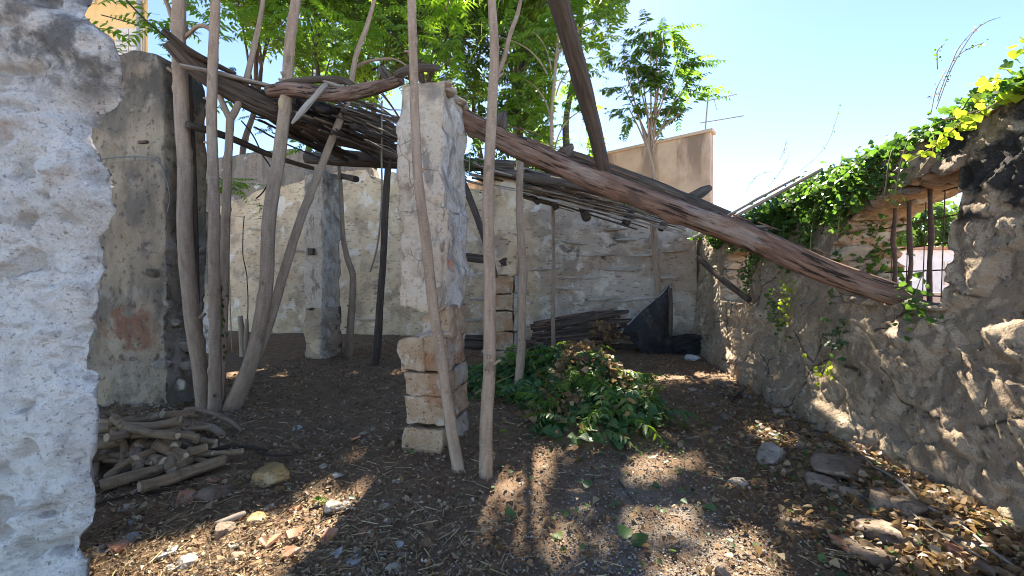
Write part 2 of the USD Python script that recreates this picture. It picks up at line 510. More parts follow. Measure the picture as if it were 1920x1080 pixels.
M['rightplaster'] = surf('right_plaster', [(.25, (.37, .28, .19)), (.5, (.52, .41, .29)), (.75, (.61, .51, .385))], 2.0, layers=[
    dict(c=(.42, .33, .235), attr=('wear', .3, .7), amt=.8),
    dict(c=(.27, .19, .125), n=(2.4, .50, .66), amt=.5),
    dict(c=(.52, .45, .35), n=(4.5, .55, .66), amt=.6),
    dict(c=(.14, .105, .075), n=(9, .57, .68), amt=.65),
    dict(c=(.028, .028, .03), n=(3.0, .40, .52), attr=('mould', .15, .6), amt=.95),
    dict(c=(.05, .048, .045), n=(12, .57, .64), attr=('mould', .0, .5), amt=.75),
    dict(c=(.16, .15, .05), n=(4, .46, .6), attr=('moss', .3, .8), amt=.8),
    dict(c=(.04, .03, .025), v=(1.1, .022, .0), feature='distance_to_edge', n=(1.7, .48, .52), amt=.85),
    dict(c=(.12, .09, .065), n=(24, .60, .68), amt=.75)],
    bumps=[('n', 6, .6, .05), ('n', 26, 1.0, .045), ('n', 80, 1.0, .018)])
M['tuff'] = surf('tuff_stone', [(.25, (.30, .19, .11)), (.5, (.44, .31, .20)), (.75, (.53, .42, .30))], 5.0, layers=[
    dict(c=(.36, .16, .07), n=(3, .5, .62), amt=.6),
    dict(c=(.58, .52, .45), n=(4.5, .55, .62), amt=.6),
    dict(c=(.12, .08, .05), n=(32, .58, .66), amt=.8)],
    bumps=[('n', 9, .6, .05), ('n', 34, 1.0, .03), ('n', 100, .7, .01)])
M['palestone'] = surf('pale_stone', [(.25, (.20, .17, .14)), (.5, (.33, .29, .24)), (.75, (.46, .42, .37))], 7.0, layers=[
    dict(c=(.10, .085, .07), n=(16, .56, .66), amt=.7), dict(c=(.30, .20, .12), n=(2.1, .54, .62), amt=.6)],
    bumps=[('n', 14, .6, .03), ('n', 60, .8, .012)])
M['brownstone'] = surf('brown_stone', [(.25, (.10, .075, .055)), (.5, (.19, .145, .11)), (.75, (.28, .22, .17))], 6.0, layers=[
    dict(c=(.07, .06, .05), n=(16, .56, .66), amt=.7), dict(c=(.34, .31, .27), n=(4, .58, .66), amt=.6)],
    bumps=[('n', 14, .6, .03), ('n', 60, .8, .012)])
M['terracotta'] = surf('terracotta', [(.3, (.30, .13, .075)), (.7, (.46, .23, .14))], 9, layers=[dict(c=(.34, .29, .24), n=(10, .5, .6), amt=.5)], bumps=[('n', 60, .5, .01)])
M['ochrestone'] = surf('ochre_stone', [(.25, (.26, .17, .07)), (.5, (.42, .29, .13)), (.75, (.52, .43, .30))], 6.0, layers=[
    dict(c=(.14, .10, .06), n=(22, .56, .66), amt=.7)], bumps=[('n', 14, .6, .04), ('n', 60, .8, .012)])
M['mortar'] = surf('mortar', [(.3, (.26, .20, .14)), (.7, (.40, .33, .25))], 9, bumps=[('n', 30, .8, .02)])
M['sapbark'] = surf('sapling_bark', [(.25, (.17, .12, .085)), (.5, (.265, .195, .14)), (.75, (.335, .26, .195))], 9, vec='fib', stretch=(3, 3, .5), layers=[
    dict(c=(.36, .31, .25), n=(30, .56, .66), amt=.6, stretch=(1, 1, 2.5)), dict(c=(.075, .06, .045), n=(7, .60, .7), amt=.55, stretch=(1, 1, .6))],
    bumps=[('n', 60, .5, .006, (1.5, 1.5, .3)), ('n', 26, .4, .008)])
M['darkbark'] = surf('dark_bark', [(.25, (.035, .026, .021)), (.5, (.07, .053, .042)), (.75, (.115, .09, .07))], 12, vec='fib', stretch=(4, 4, .35),
    bumps=[('n', 60, .9, .015, (1.5, 1.5, .18)), ('n', 26, .5, .01)])
M['beamwood'] = surf('beam_wood', [(.25, (.085, .058, .044)), (.45, (.185, .112, .078)), (.6, (.26, .17, .125)), (.8, (.33, .265, .22))], 14, vec='fib', stretch=(2.0, 2.0, .24), detail=8, layers=[
    dict(c=(.022, .017, .014), n=(20, .54, .59), amt=.95, stretch=(2, 2, .16)),
    dict(c=(.05, .038, .03), n=(3.5, .55, .66), amt=.6, stretch=(1.5, 1.5, .8)),
    dict(c=(.36, .31, .27), n=(5, .56, .66), amt=.5, stretch=(1.5, 1.5, .3)),
    dict(c=(.20, .085, .055), n=(4, .54, .66), amt=.3, stretch=(1.5, 1.5, .5))],
    bumps=[('n', 26, 1.0, .03, (2, 2, .10)), ('n', 70, .8, .01, (2, 2, .2))])
M['oldwood'] = surf('old_wood', [(.25, (.045, .034, .028)), (.5, (.095, .072, .056)), (.75, (.17, .135, .108))], 16, vec='fib', stretch=(2.2, 2.2, .12), layers=[
    dict(c=(.022, .018, .015), n=(26, .55, .62), amt=.85, stretch=(2, 2, .10))],
    bumps=[('n', 26, 1.0, .025, (2, 2, .10)), ('n', 70, .7, .01, (2, 2, .2))])
M['greywood'] = surf('grey_wood', [(.25, (.17, .145, .12)), (.5, (.28, .245, .21)), (.75, (.36, .32, .28))], 16, vec='fib', stretch=(2.2, 2.2, .10), layers=[
    dict(c=(.07, .055, .045), n=(30, .57, .63), amt=.8, stretch=(2, 2, .08))],
    bumps=[('n', 30, .9, .015, (2, 2, .08))])
M['cane'] = surf('cane', [(.25, (.13, .10, .07)), (.5, (.21, .165, .12)), (.75, (.30, .245, .18))], 12, bumps=[('n', 60, .5, .006)])
M['cut'] = surf('cut_end', [(.3, (.42, .33, .22)), (.7, (.60, .51, .38))], 30, layers=[dict(c=(.24, .16, .09), n=(60, .55, .66), amt=.6)], bumps=[('n', 90, .4, .004)])
M['logbark'] = surf('log_bark', [(.25, (.15, .10, .06)), (.5, (.26, .185, .115)), (.75, (.36, .275, .18))], 10, vec='fib', stretch=(3, 3, .5), layers=[
    dict(c=(.33, .28, .21), n=(26, .56, .66), amt=.5, stretch=(1, 1, 2)), dict(c=(.07, .05, .035), n=(8, .58, .68), amt=.6)],
    bumps=[('n', 60, .5, .006, (1.5, 1.5, .3)), ('n', 20, .4, .008)])
M['soil'] = surf('soil', [(.25, (.155, .094, .056)), (.5, (.27, .172, .104)), (.75, (.37, .255, .168))], 7, 9, layers=[
    dict(c=(.34, .285, .23), attr=('gravel', .3, .9), n=(5, .35, .6), amt=.8),
    dict(c=(.30, .27, .235), n=(130, .60, .66), amt=.75, detail=2),
    dict(c=(.035, .025, .018), n=(60, .58, .66), amt=.4, detail=3),
    dict(c=(.16, .125, .085), n=(3.5, .52, .64), amt=.5)],
    bumps=[('n', 10, .6, .06), ('n', 45, 1.0, .03), ('n', 150, 1.0, .012)])
M['pebble'] = surf('pebble', ['island', [(0, (.10, .085, .07)), (.4, (.20, .175, .15)), (.8, (.33, .30, .26)), (1, (.48, .45, .41))]], bumps=[('n', 90, .4, .004)])
M['litter'] = surf('leaf_litter', ['island', [(0, (.07, .045, .026)), (.4, (.16, .105, .06)), (.7, (.25, .17, .095)), (.88, (.36, .27, .165)), (.97, (.48, .41, .31)), (1, (.14, .18, .07))]], rough=.8)
M['drystraw'] = surf('dry_straw', ['island', [(0, (.14, .10, .055)), (.5, (.30, .22, .12)), (1, (.48, .38, .22))]], rough=.8)
M['greyplaster'] = surf('grey_plaster', [(.3, (.30, .27, .23)), (.7, (.44, .40, .35))], 6, bumps=[('n', 14, .6, .03), ('n', 60, .6, .01)])
M['tarp'] = surf('tarp', [(.3, (.010, .010, .011)), (.7, (.020, .020, .021))], 6, rough=.55, spec=.35, layers=[dict(c=(.09, .08, .07), n=(5, .50, .72), amt=.6)], bumps=[('n', 5, .8, .10), ('n', 18, .8, .03), ('n', 60, .5, .01)])
M['hem'] = surf('tarp_hem', [(.3, (.16, .17, .19)), (.7, (.28, .29, .31))], 20)
M['rust'] = surf('rusty_iron', [(.3, (.035, .022, .018)), (.6, (.085, .045, .03)), (.8, (.15, .075, .045))], 22, rough=.75, spec=.4, bumps=[('n', 60, .6, .006)])
M['cable'] = surf('cable', [(.3, (.10, .10, .095)), (.7, (.19, .185, .175))], 20, rough=.6)
M['blackcable'] = surf('black_cable', [(.3, (.012, .012, .012)), (.7, (.025, .025, .025))], 20, rough=.5)
M['alu'] = surf('aerial_metal', [(.3, (.16, .155, .15)), (.7, (.30, .29, .28))], 20, rough=.45, spec=.5)
M['stucco'] = surf('ochre_stucco', [(.3, (.70, .45, .17)), (.7, (.80, .54, .24))], 1.5, layers=[dict(c=(.55, .38, .18), n=(2, .55, .7), amt=.5, stretch=(1, 1, .3))], bumps=[('n', 40, .3, .01)])
M['shutter'] = surf('shutter', [(.3, (.55, .50, .42)), (.7, (.66, .61, .52))], 8, rough=.6)
M['darkglass'] = surf('window_dark', [(.3, (.02, .025, .03)), (.7, (.04, .045, .05))], 3, rough=.1, spec=.6)
M['pipe'] = surf('drain_pipe', [(.3, (.22, .23, .24)), (.7, (.32, .33, .34))], 8, rough=.5)
M['render'] = surf('house_render', [(.25, (.34, .25, .18)), (.5, (.46, .36, .27)), (.75, (.54, .44, .34))], 1.2, layers=[
    dict(c=(.13, .105, .085), n=(2.4, .44, .60), attr=('grime', .05, 1.1), amt=.75, stretch=(.8, .8, .16)),
    dict(c=(.30, .21, .15), n=(3, .56, .7), amt=.5)], bumps=[('n', 12, .4, .03), ('n', 60, .4, .008)])
M['whitehouse'] = surf('white_house', [(.3, (.58, .56, .54)), (.7, (.74, .72, .70))], 2, layers=[dict(c=(.40, .34, .30), n=(3, .55, .7), amt=.4)])
M['pinkwall'] = surf('pink_wall', [(.3, (.42, .28, .20)), (.7, (.56, .40, .30))], 2, bumps=[('n', 30, .4, .01)])
M['leaf'] = leafmat('leaf_green', [(0, (.018, .055, .012)), (.4, (.035, .095, .016)), (.75, (.065, .15, .022)), (1, (.13, .20, .035))], .48, (.28, .52, .03))
M['leafnear'] = leafmat('leaf_bright', [(0, (.03, .085, .015)), (.5, (.06, .14, .02)), (1, (.13, .23, .03))], .54, (.38, .62, .03))
M['leafdark'] = leafmat('leaf_dark', [(0, (.015, .045, .018)), (.5, (.03, .075, .025)), (1, (.06, .12, .04))], .32, (.16, .36, .04))
M['ivy'] = leafmat('ivy_leaf', [(0, (.015, .045, .012)), (.5, (.035, .085, .020)), (.85, (.075, .14, .03)), (1, (.14, .20, .05))], .38, (.22, .45, .04))
M['vineleaf'] = leafmat('vine_leaf', [(0, (.14, .24, .02)), (.5, (.24, .34, .03)), (1, (.36, .42, .05))], .58, (.55, .70, .04))
M['heapleaf'] = leafmat('heap_leaf', [(0, (.025, .075, .028)), (.35, (.05, .13, .045)), (.7, (.10, .20, .065)), (.86, (.19, .27, .08)), (.94, (.30, .22, .09)), (1, (.40, .24, .08))], .30, (.28, .45, .05))
M['drybrown'] = leafmat('dry_leaf', [(0, (.09, .055, .03)), (.4, (.19, .12, .06)), (.8, (.30, .20, .10)), (1, (.42, .33, .20))], .28, (.5, .33, .14))
M['stem'] = surf('green_stem', ['island', [(0, (.10, .08, .045)), (.5, (.16, .15, .06)), (1, (.24, .27, .10))]], rough=.7)
M['farleaf'] = leafmat('far_leaf', [(0, (.02, .05, .015)), (.5, (.045, .095, .025)), (1, (.09, .15, .04))], .35, (.24, .42, .05))
M['leafmix'] = M['leaf']
M['sapwood'] = surf('sapling_scar', [(.3, (.30, .22, .13)), (.7, (.42, .32, .20))], 20)

# ------------------------------------------------------------------ light gaps in the crowns (world, from where the sun reaches the ground and the wall)
from shapely.geometry import Polygon, Point
import shapely, shapely.affinity


def gpoly(pp):
    q = [(FPX * EYE / (y - HOR)) for x, y in pp]
    return Polygon([((x - 960) / FPX * Y, Y) for (x, y), Y in zip(pp, q)])


LIT = [gpoly(p) for p in (
    [(694, 903), (664, 908), (584, 985), (506, 1085), (555, 1085), (626, 985)],
    [(630, 925), (600, 925), (560, 950), (475, 958), (380, 1000), (295, 1034), (120, 1062), (120, 1120), (440, 1120), (492, 1060), (560, 975)],
    [(926, 850), (948, 872), (930, 920), (905, 1000), (884, 1000), (910, 930)],
    [(1000, 835), (1038, 830), (1024, 900), (990, 1030), (968, 1025), (986, 930)],
    [(955, 890), (975, 890), (955, 950), (940, 960)],
    [(1178, 862), (1240, 848), (1262, 892), (1180, 908)],
    [(1176, 950), (1290, 943), (1296, 985), (1178, 998)],
    [(1118, 980), (1145, 980), (1150, 1015), (1118, 1018)],
    [(1045, 958), (1100, 985), (1072, 1030), (1028, 1010)],
    [(1228, 1030), (1300, 1035), (1325, 1085), (1228, 1085)],
    [(1325, 1015), (1405, 985), (1455, 1055), (1480, 1100), (1335, 1100)],
    [(1248, 848), (1318, 862), (1300, 880), (1250, 866)],
    [(1330, 885), (1385, 900), (1372, 918), (1330, 905)],
    [(1400, 800), (1500, 830), (1500, 850), (1410, 830)],
    [(1480, 960), (1540, 985), (1520, 1010), (1470, 990)],
    [(1620, 1020), (1720, 1040), (1760, 1085), (1640, 1085)],
)]


def heap_h(x, y):
    """the heap of cuttings in the yard: height over the ground"""
    return (.60 * np.exp(-(((x - .92) / .58) ** 2 + ((y - 5.55) / .62) ** 2)) + .52 * np.exp(-(((x - 1.0) / .50) ** 2 + ((y - 4.75) / .5) ** 2)) + .30 * np.exp(-(((x - .15) / .55) ** 2 + ((y - 5.7) / .5) ** 2)) + .18 * np.exp(-(((x + .35) / .5) ** 2 + ((y - 6.0) / .5) ** 2))
            + .14 * np.exp(-(((x - .75) / .45) ** 2 + ((y - 4.1) / .4) ** 2)))


def on_heap(px, py):
    for Y in np.arange(3.4, 7, .01):
        q = at(px, py, Y)
        if q[2] < gz(q[0], q[1]) + heap_h(q[0], q[1]) * .92:
            return q
    return on_ground(px, py)


for _q in ([(1040, 655), (1105, 655), (1125, 700), (1110, 740), (1060, 745), (1030, 700)], [(1120, 700), (1180, 700), (1210, 740), (1190, 775), (1140, 760)], [(1065, 785), (1110, 785), (1105, 815), (1070, 815)]):
    LIT.append(Polygon([(on_heap(*k)[:2] - S[:2] / S[2] * on_heap(*k)[2]) for k in _q]).buffer(.09))


def wallpoly(pp):
    out = []
    for x, y in pp:
        k = (x - 960) / FPX
        u_ = 2.2
        for _ in range(8):
            q = at(x, y, u_ / (k * CU - SU))
            u_ = 2.2 + wall_lean(q[0] * SU + q[1] * CU, q[2])
        out.append(q[:2] - S[:2] / S[2] * q[2])
    return Polygon(out)


_g = np.random.default_rng(11)
for _ in range(70):   # small dapples between the leaves
    _x, _y = (_g.uniform(.2, 2.3), _g.uniform(1.8, 4.3)) if _ < 58 else (_g.uniform(-2.6, -.6), _g.uniform(1.9, 4.0))
    LIT.append(shapely.affinity.scale(Point(_x, _y).buffer(_g.uniform(.012, .06)), _g.uniform(.6, 1.3), _g.uniform(.8, 2.0)))
LITG = shapely.unary_union([p.buffer(0.02) for p in LIT])
shapely.prepare(LITG)
LIT += [wallpoly(p) for p in (
    [(1738, 365), (1768, 398), (1835, 462), (1800, 480), (1742, 420)],
    [(1470, 590), (1488, 600), (1552, 715), (1538, 725), (1500, 690)],
    [(1548, 742), (1575, 760), (1640, 850), (1608, 838)],
    [(1600, 755), (1640, 775), (1690, 840), (1690, 866), (1645, 850)],
    [(1790, 655), (1845, 690), (1840, 712), (1805, 690)],
    [(1855, 730), (1920, 782), (1920, 825), (1876, 790)],
    [(1815, 300), (1872, 340), (1850, 350), (1812, 322)],
)]
LITU = shapely.unary_union([p.buffer(0.02) for p in LIT])
shapely.prepare(LITU)


def blocks_light(p, ground_only=False):
    """True where a point would throw its shadow on a sunlit patch of the ground"""
    q = p[:, :2] - S[:2] / S[2] * p[:, 2:3]
    return shapely.contains_xy(LITG if ground_only else LITU, q[:, 0], q[:, 1])


SKYP = shapely.unary_union([Polygon(p) for p in (
    [(1168, -400), (1180, 60), (1150, 120), (1130, 225), (1160, 300), (1340, 380), (1500, 400), (2600, 200), (2600, -400)],
    [(372, 30), (440, 10), (470, 110), (538, 118), (530, 168), (500, 200), (525, 262), (372, 318), (368, 180)],
    [(180, -60), (190, 110), (270, 100), (330, 0), (330, -60)],
)])
shapely.prepare(SKYP)


def to_px(p):
    return 960 + FPX * p[:, 0] / p[:, 1], HOR - FPX * (p[:, 2] - EYE) / p[:, 1]


def in_sky(p):
    x, y = to_px(p)
    return shapely.contains_xy(SKYP, x, y)


from scipy.spatial import cKDTree
# ------------------------------------------------------------------ ground
def axis(lo, hi, st, far):
    a = list(np.arange(lo, hi, st))
    s, b = st, []
    x = lo
    while x > -far:
        s *= 1.35; x -= s; b.append(x)
    s, x, c = st, a[-1], []
    while x < far:
        s *= 1.35; x += s; c.append(x)
    return np.array(b[::-1] + a + c)


gx, gy = axis(-5.6, 4.6, 0.042, 400), axis(1.4, 11.0, 0.042, 400)
GX, GY = np.meshgrid(gx, gy, indexing='ij')
GZ = gz(GX, GY)
near = (np.abs(GX) < 6) & (GY < 11.5) & (GY > 1)
pp = np.stack([GX, GY, 0 * GX], -1)
GZ = GZ + near * ((fbm(pp * 9, 3, 21) - 0.5) * 0.034 + (noise(pp * 26, 23) - 0.5) * 0.013)
gravel = np.exp(-(((GX - 0.75 - 0.12 * (GY - 2)) / 0.75) ** 2)) * sstep(4.6, 2.6, GY)
ni, nj = GX.shape
ii, jj = np.meshgrid(np.arange(ni - 1), np.arange(nj - 1), indexing='ij')
q = ii * nj + jj
gf = np.concatenate([np.stack([q, q + nj, q + nj + 1], -1).reshape(-1, 3), np.stack([q, q + nj + 1, q + 1], -1).reshape(-1, 3)])
single('ground', (np.stack([GX, GY, GZ], -1).reshape(-1, 3), gf), M['soil'], kind='structure', attrs={'gravel': gravel.ravel()})


# ------------------------------------------------------------------ masonry


def rubble(a, b, sx=0.28, sz=0.17, seed=0):
    """stones of a rubble wall over the face coordinates a, b: 0 in the joints, 1 on the stones, and a tone"""
    g = np.random.default_rng(seed)
    a0, a1, b0, b1 = a.min() - 1, a.max() + 1, b.min() - 1, b.max() + 1
    na, nb = int((a1 - a0) / sx), int((b1 - b0) / sz)
    A, B = np.meshgrid(np.arange(na), np.arange(nb), indexing='ij')
    P = np.stack([(a0 + (A + 0.5 * (B % 2) + g.uniform(-.3, .3, A.shape)) * sx) / sx, (b0 + (B + g.uniform(-.22, .22, A.shape)) * sz) / sz], -1).reshape(-1, 2)
    d, i = cKDTree(P).query(np.stack([a / sx, b / sz], -1), k=2)
    return sstep(0.0, 0.22, d[:, 1] - d[:, 0]), g.uniform(0, 1, len(P))[i[:, 0]]


def extrude_vz(poly, u0, u1):
    m = m3.Manifold.extrude(m3.CrossSection([np.array(poly, float)], m3.FillRule.NonZero), u1 - u0)
    return m.transform(np.array([[0, 0, 1, u0], [1, 0, 0, 0], [0, 1, 0, 0]], float))


def roughen(v, n, big=0.05, mid=0.025, fine=0.008, seed=0, edge=0.03):
    p = v + seed * 3.7
    d = big * 2 * (fbm(p * 1.1, 2, seed) - .5) + mid * 2 * (fbm(p * 5, 2, seed + 1) - .5) + fine * 2 * (fbm(p * 22, 2, seed + 2) - .5)
    return v + n * d[:, None] + edge * vn(v, 3.1, seed + 3)


# near left wall, whitewashed, its broken end towards the opening
YL = 1.75
prof = [(182, -140), (182, 0), (183, 26), (200, 45), (214, 70), (217, 110), (208, 165), (198, 186), (168, 198), (167, 240), (178, 270), (193, 295), (207, 320), (214, 360),
        (212, 400), (197, 430), (178, 448), (179, 480), (177, 520), (176, 575), (160, 645), (156, 700), (172, 725), (175, 800), (166, 880), (170, 950), (165, 1005), (142, 1040), (162, 1070), (163, 1250)]
pts = [at(176 + 1.35 * (x - 190), y, YL) for x, y in prof]
poly = [(p[0], p[2]) for p in pts]
poly = [(-4.6, poly[0][1])] + poly + [(-4.6, poly[-1][1])]
man = m3.Manifold.extrude(m3.CrossSection([np.array(poly)[::-1]], m3.FillRule.NonZero), 0.5).transform(np.array([[1, 0, 0, 0], [0, 0, -1, YL + 0.5], [0, 1, 0, 0]], float))
v, f = refine(man, 0.019)
n = normals(v, f)
edge_d = cKDTree(catmull(np.array(pts)[:, [0, 2]], 400)).query(v[:, [0, 2]])[0]
front = v[:, 1] < YL + 0.25
dep = np.clip((v[:, 1] - YL) / .5, 0, 1)
v[:, 0] -= .80 * dep * np.exp(-np.maximum(edge_d - .02, 0) / .8) + .03 * np.cos(dep * np.pi) * 0
v[:, 1] += np.where(front, 1, -1) * 0.07 * np.exp(-(edge_d / 0.06) ** 1.3)
bulge = np.exp(-(((v[:, 2] - 2.66) / .16) ** 2)) * np.exp(-edge_d / .3) * .10 + np.exp(-(((v[:, 2] - 1.95) / .17) ** 2)) * np.exp(-edge_d / .35) * .08
v[:, 1] -= front * bulge
v = roughen(v, n, .05, .042, .014, 31, .012)
w = v.copy()
pit = sstep(.56, .70, fbm(w * [9, 9, 11], 3, 33)) * sstep(.35, .6, noise(w * 2.3, 34))
flake = sstep(.50, .53, fbm(w * [2.6, 2.6, 3.2] + 7, 4, 36))
v = v + n * (0.022 * (fbm(v * 26, 2, 5) - .5) - .030 * pit - .014 * flake)[:, None]
sel = (v[:, 0] > -3.4)
grime = np.clip(np.exp(-(((v[:, 2] - 2.62) / .26) ** 2)) * sstep(-2.35, -1.95, v[:, 0]) * 1.3, 0, 1)
t = Thing('whitewashed_wall', 'thick whitewashed wall with lumpy broken end, close by at the opening', 'wall', (-3, YL, 0))
t.part('masonry', (v, f), M['whitewash'], attrs={'grime': grime, 'pit': np.clip(pit + .35 * flake, 0, 1)})
del man

# left pillar (wall stub) behind the firewood
poly = [(-6.9, -.2), (-4.98, -.2), (-4.99, 1.2), (-5.0, 3.0), (-5.02, 4.02), (-5.12, 4.22), (-5.45, 4.30), (-5.75, 4.26), (-5.95, 4.05), (-6.15, 3.95), (-6.35, 3.6), (-6.9, 3.3)]
man = extrude_uz(poly, 3.84, 4.36)
v, f = refine(man, 0.045)
n = normals(v, f)
w = v.copy()
br, tone = rubble(w[:, 0] + w[:, 1], w[:, 2], .30, .2, 4)
wear = np.clip(sstep(0.9, 0.5, w[:, 2]) * sstep(.42, .5, fbm(w * 2.2, 3, 44)) + sstep(-5.15, -5.0, w[:, 0]) * sstep(2.0, 1.4, w[:, 2] + .6 * (noise(w * 3, 9) - .5)), 0, 1)
v = roughen(v, n, .03, .015, .005, 41, .022)
v = v - n * (wear * (.03 + .03 * (1 - br)))[:, None]
red = np.exp(-(((w[:, 0] + 5.55) / .45) ** 2 + ((w[:, 2] - 0.95) / .28) ** 2)) * (fbm(w * 5, 3, 8) + .45)
pale = sstep(-5.06, -4.98, w[:, 0]) * sstep(2.6, 1.6, w[:, 2])
t = Thing('plastered_pillar', 'tall grey-brown plastered pillar with red stain, behind the cut logs', 'pillar', uv(-5.6, 4.1, 0))
t.part('masonry', (uvmesh(v), f), M['oldplaster'], attrs={'wear': wear * .9, 'grime': sstep(2.9, 4.0, w[:, 2]), 'red': red, 'pale': pale})
for (a, b, c, s) in ((-5.16, 3.80, 1.62, (.09, .03, .06)), (-5.03, 3.98, 1.02, (.05, .09, .06)), (-5.0, 4.12, .72, (.06, .14, .09)), (-4.99, 4.1, .48, (.05, .12, .08)), (-5.0, 4.0, .25, (.06, .15, .09)), (-5.05, 3.86, .55, (.10, .05, .07)), (-5.02, 3.9, 1.25, (.06, .08, .06))):
    vv, ff = rock((0, 0, 0), s, int(a * -900 + c * 50))
    t.part('stone', (uvmesh(vv + [a, b, c]), ff), M['palestone'])
vv, ff = refine(box(-5.34, -5.22, 3.79, 3.84, 3.16, 3.19), .05)
t.part('iron_stub', (uvmesh(vv), ff), M['rust'], smooth=False)

# low dark-stained wall stub behind it
man = extrude_uz([(-9.6, -.2), (-7.92, -.2), (-7.9, 2.7), (-8.0, 2.95), (-8.5, 3.0), (-9.6, 2.9)], 7.0, 7.4)
v, f = refine(man, 0.07)
n = normals(v, f)
w = v.copy()
v = roughen(v, n, .04, .02, .006, 52, .03)
t = Thing('low_wall_stub', 'low dark-stained plaster wall stub between the left pillar and far wall', 'wall', uv(-7.2, 7.5, 0))
t.part('masonry', (uvmesh(v), f), M['oldplaster'], attrs={'wear': 0 * w[:, 0], 'grime': sstep(0.8, 1.9, w[:, 2]) * 1.0, 'red': 0 * w[:, 0], 'pale': sstep(1.5, .6, w[:, 2])})

# far wall
VF = 10.2


def fw(px, py):
    k = (px - 960) / FPX
    Y = VF / (CU + SU * k)
    return Y * (CU * k - SU), EYE - (py - HOR) / FPX * Y


tops = [(180, 335), (300, 320), (367, 307), (420, 296), (480, 285), (545, 280), (600, 292), (640, 300), (700, 312), (760, 330), (900, 335), (1000, 345), (1060, 352), (1150, 372), (1230, 388), (1310, 402)]
poly = [fw(x, y) for x, y in tops]
poly = [(poly[0][0], -.3)] + poly + [(2.3, poly[-1][1]), (2.3, -.3)]
man = extrude_uz(poly[::-1], VF, VF + .55)
v, f = refine(man, 0.07)
n = normals(v, f)
w = v.copy()
ffac = np.clip(-n[:, 1], 0, 1)
scar = np.interp(w[:, 0], [fw(300, 1)[0], fw(420, 1)[0], fw(480, 1)[0], fw(600, 1)[0], fw(700, 1)[0], 3], [fw(300, 415)[1], fw(420, 385)[1], fw(480, 362)[1], fw(600, 330)[1], fw(700, 318)[1], 9.0])
scar = scar + .22 * (fbm(w * 1.6, 3, 61) - .5)
band = sstep(-.05, .05, w[:, 2] - scar)
grey = sstep(fw(960, 1)[0], fw(1060, 1)[0], w[:, 0])
worn = sstep(.50, .56, fbm(w * [1.1, 1, 1.5], 3, 62)) * (.35 + .65 * grey)
br, tone = rubble(w[:, 0], w[:, 2], .42, .24, 63)
mould = grey * np.exp(-(((w[:, 0] - fw(1110, 1)[0]) / 1.1) ** 2 + ((w[:, 2] - 2.3) / .8) ** 2)) + .7 * grey * np.exp(-(((w[:, 0] - 1.6) / .5) ** 2 + ((w[:, 2] - 2.7) / .7) ** 2))
topf = np.interp(w[:, 0], [q[0] for q in [fw(x, y) for x, y in tops]], [q[1] for q in [fw(x, y) for x, y in tops]])
chip = sstep(.30, 0, topf - w[:, 2]) * sstep(fw(560, 1)[0], fw(640, 1)[0], w[:, 0])
v = roughen(v, n, .045, .03, .010, 64, .03)
v[:, 2] -= chip * .35 * sstep(.40, .70, fbm(np.stack([w[:, 0] * 1.7, 0 * w[:, 0], 0 * w[:, 0]], -1), 3, 66))
v = v - n * (ffac * (worn * (.02 + .035 * (1 - br)) + (1 - band) * 0 - band * .03 + .03 * sstep(.55, .2, w[:, 2])))[:, None]
t = Thing('far_wall', 'long cream and grey plastered wall closing the far side of the yard', 'wall', uv(-4, VF, 0))
t.part('masonry', (uvmesh(v), f), M['farplaster'], attrs={'band': band, 'grey': grey, 'wear': worn * .8, 'mould': mould})
# crumbling edges of plaster: ledges of stone standing proud
for i, (px, py, wd) in enumerate([(1120, 478, 60), (1075, 455, 40), (1165, 505, 70), (1215, 478, 40), (1195, 560, 80), (1090, 520, 50), (1130, 560, 40), (1245, 520, 40), (1060, 540, 50), (905, 560, 60), (1020, 505, 50), (1180, 448, 40), (880, 600, 60), (560, 470, 40), (480, 430, 40), (690, 600, 60), (1260, 470, 30), (1150, 430, 40)]):
    a, b = fw(px, py)
    vv, ff = rock((0, 0, 0), (wd / 65 / 2, .05, .045), 700 + i, tilt=.12, rot=0)
    t.part('stone', (uvmesh(vv + [a, VF - .005, b]), ff), M['greyplaster'] if i < 13 else M['mortar'])


def shaft(t, u0, u1, v0, v1, z0, z1, mat, seed, ragged=0, edge=.05, attrs=None, big=.025, name='plaster_shaft', jag=.03):
    man = box(u0, u1, v0, v1, z0, z1)
    v, f = refine(man, edge)
    n = normals(v, f)
    w = v.copy()
    v = roughen(v, n, big, .014, .005, seed, jag)
    k = (w[:, 2] - z0) / (z1 - z0)
    v[:, 2] += .10 * (fbm(w * 4.5, 3, seed + 9) - .5) * sstep(.93, 1, k)
    v[:, 2] += .16 * (fbm(w * [7, 7, 0], 3, seed + 12) - .5) * sstep(ragged, 0, k) if ragged else 0
    v = v + n * (.05 * (fbm(w * [4, 4, 5], 2, seed + 14) - .5) * (1 if ragged else 0))[:, None]
    wear = sstep(.53, .60, fbm(w * 2.3, 3, seed + 4))
    v = v - n * (wear * .018)[:, None]
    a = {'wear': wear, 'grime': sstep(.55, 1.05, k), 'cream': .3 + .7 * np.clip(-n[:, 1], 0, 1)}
    if attrs:
        a.update(attrs(w, k))
    t.part(name, (uvmesh(v), f), mat, attrs=a)


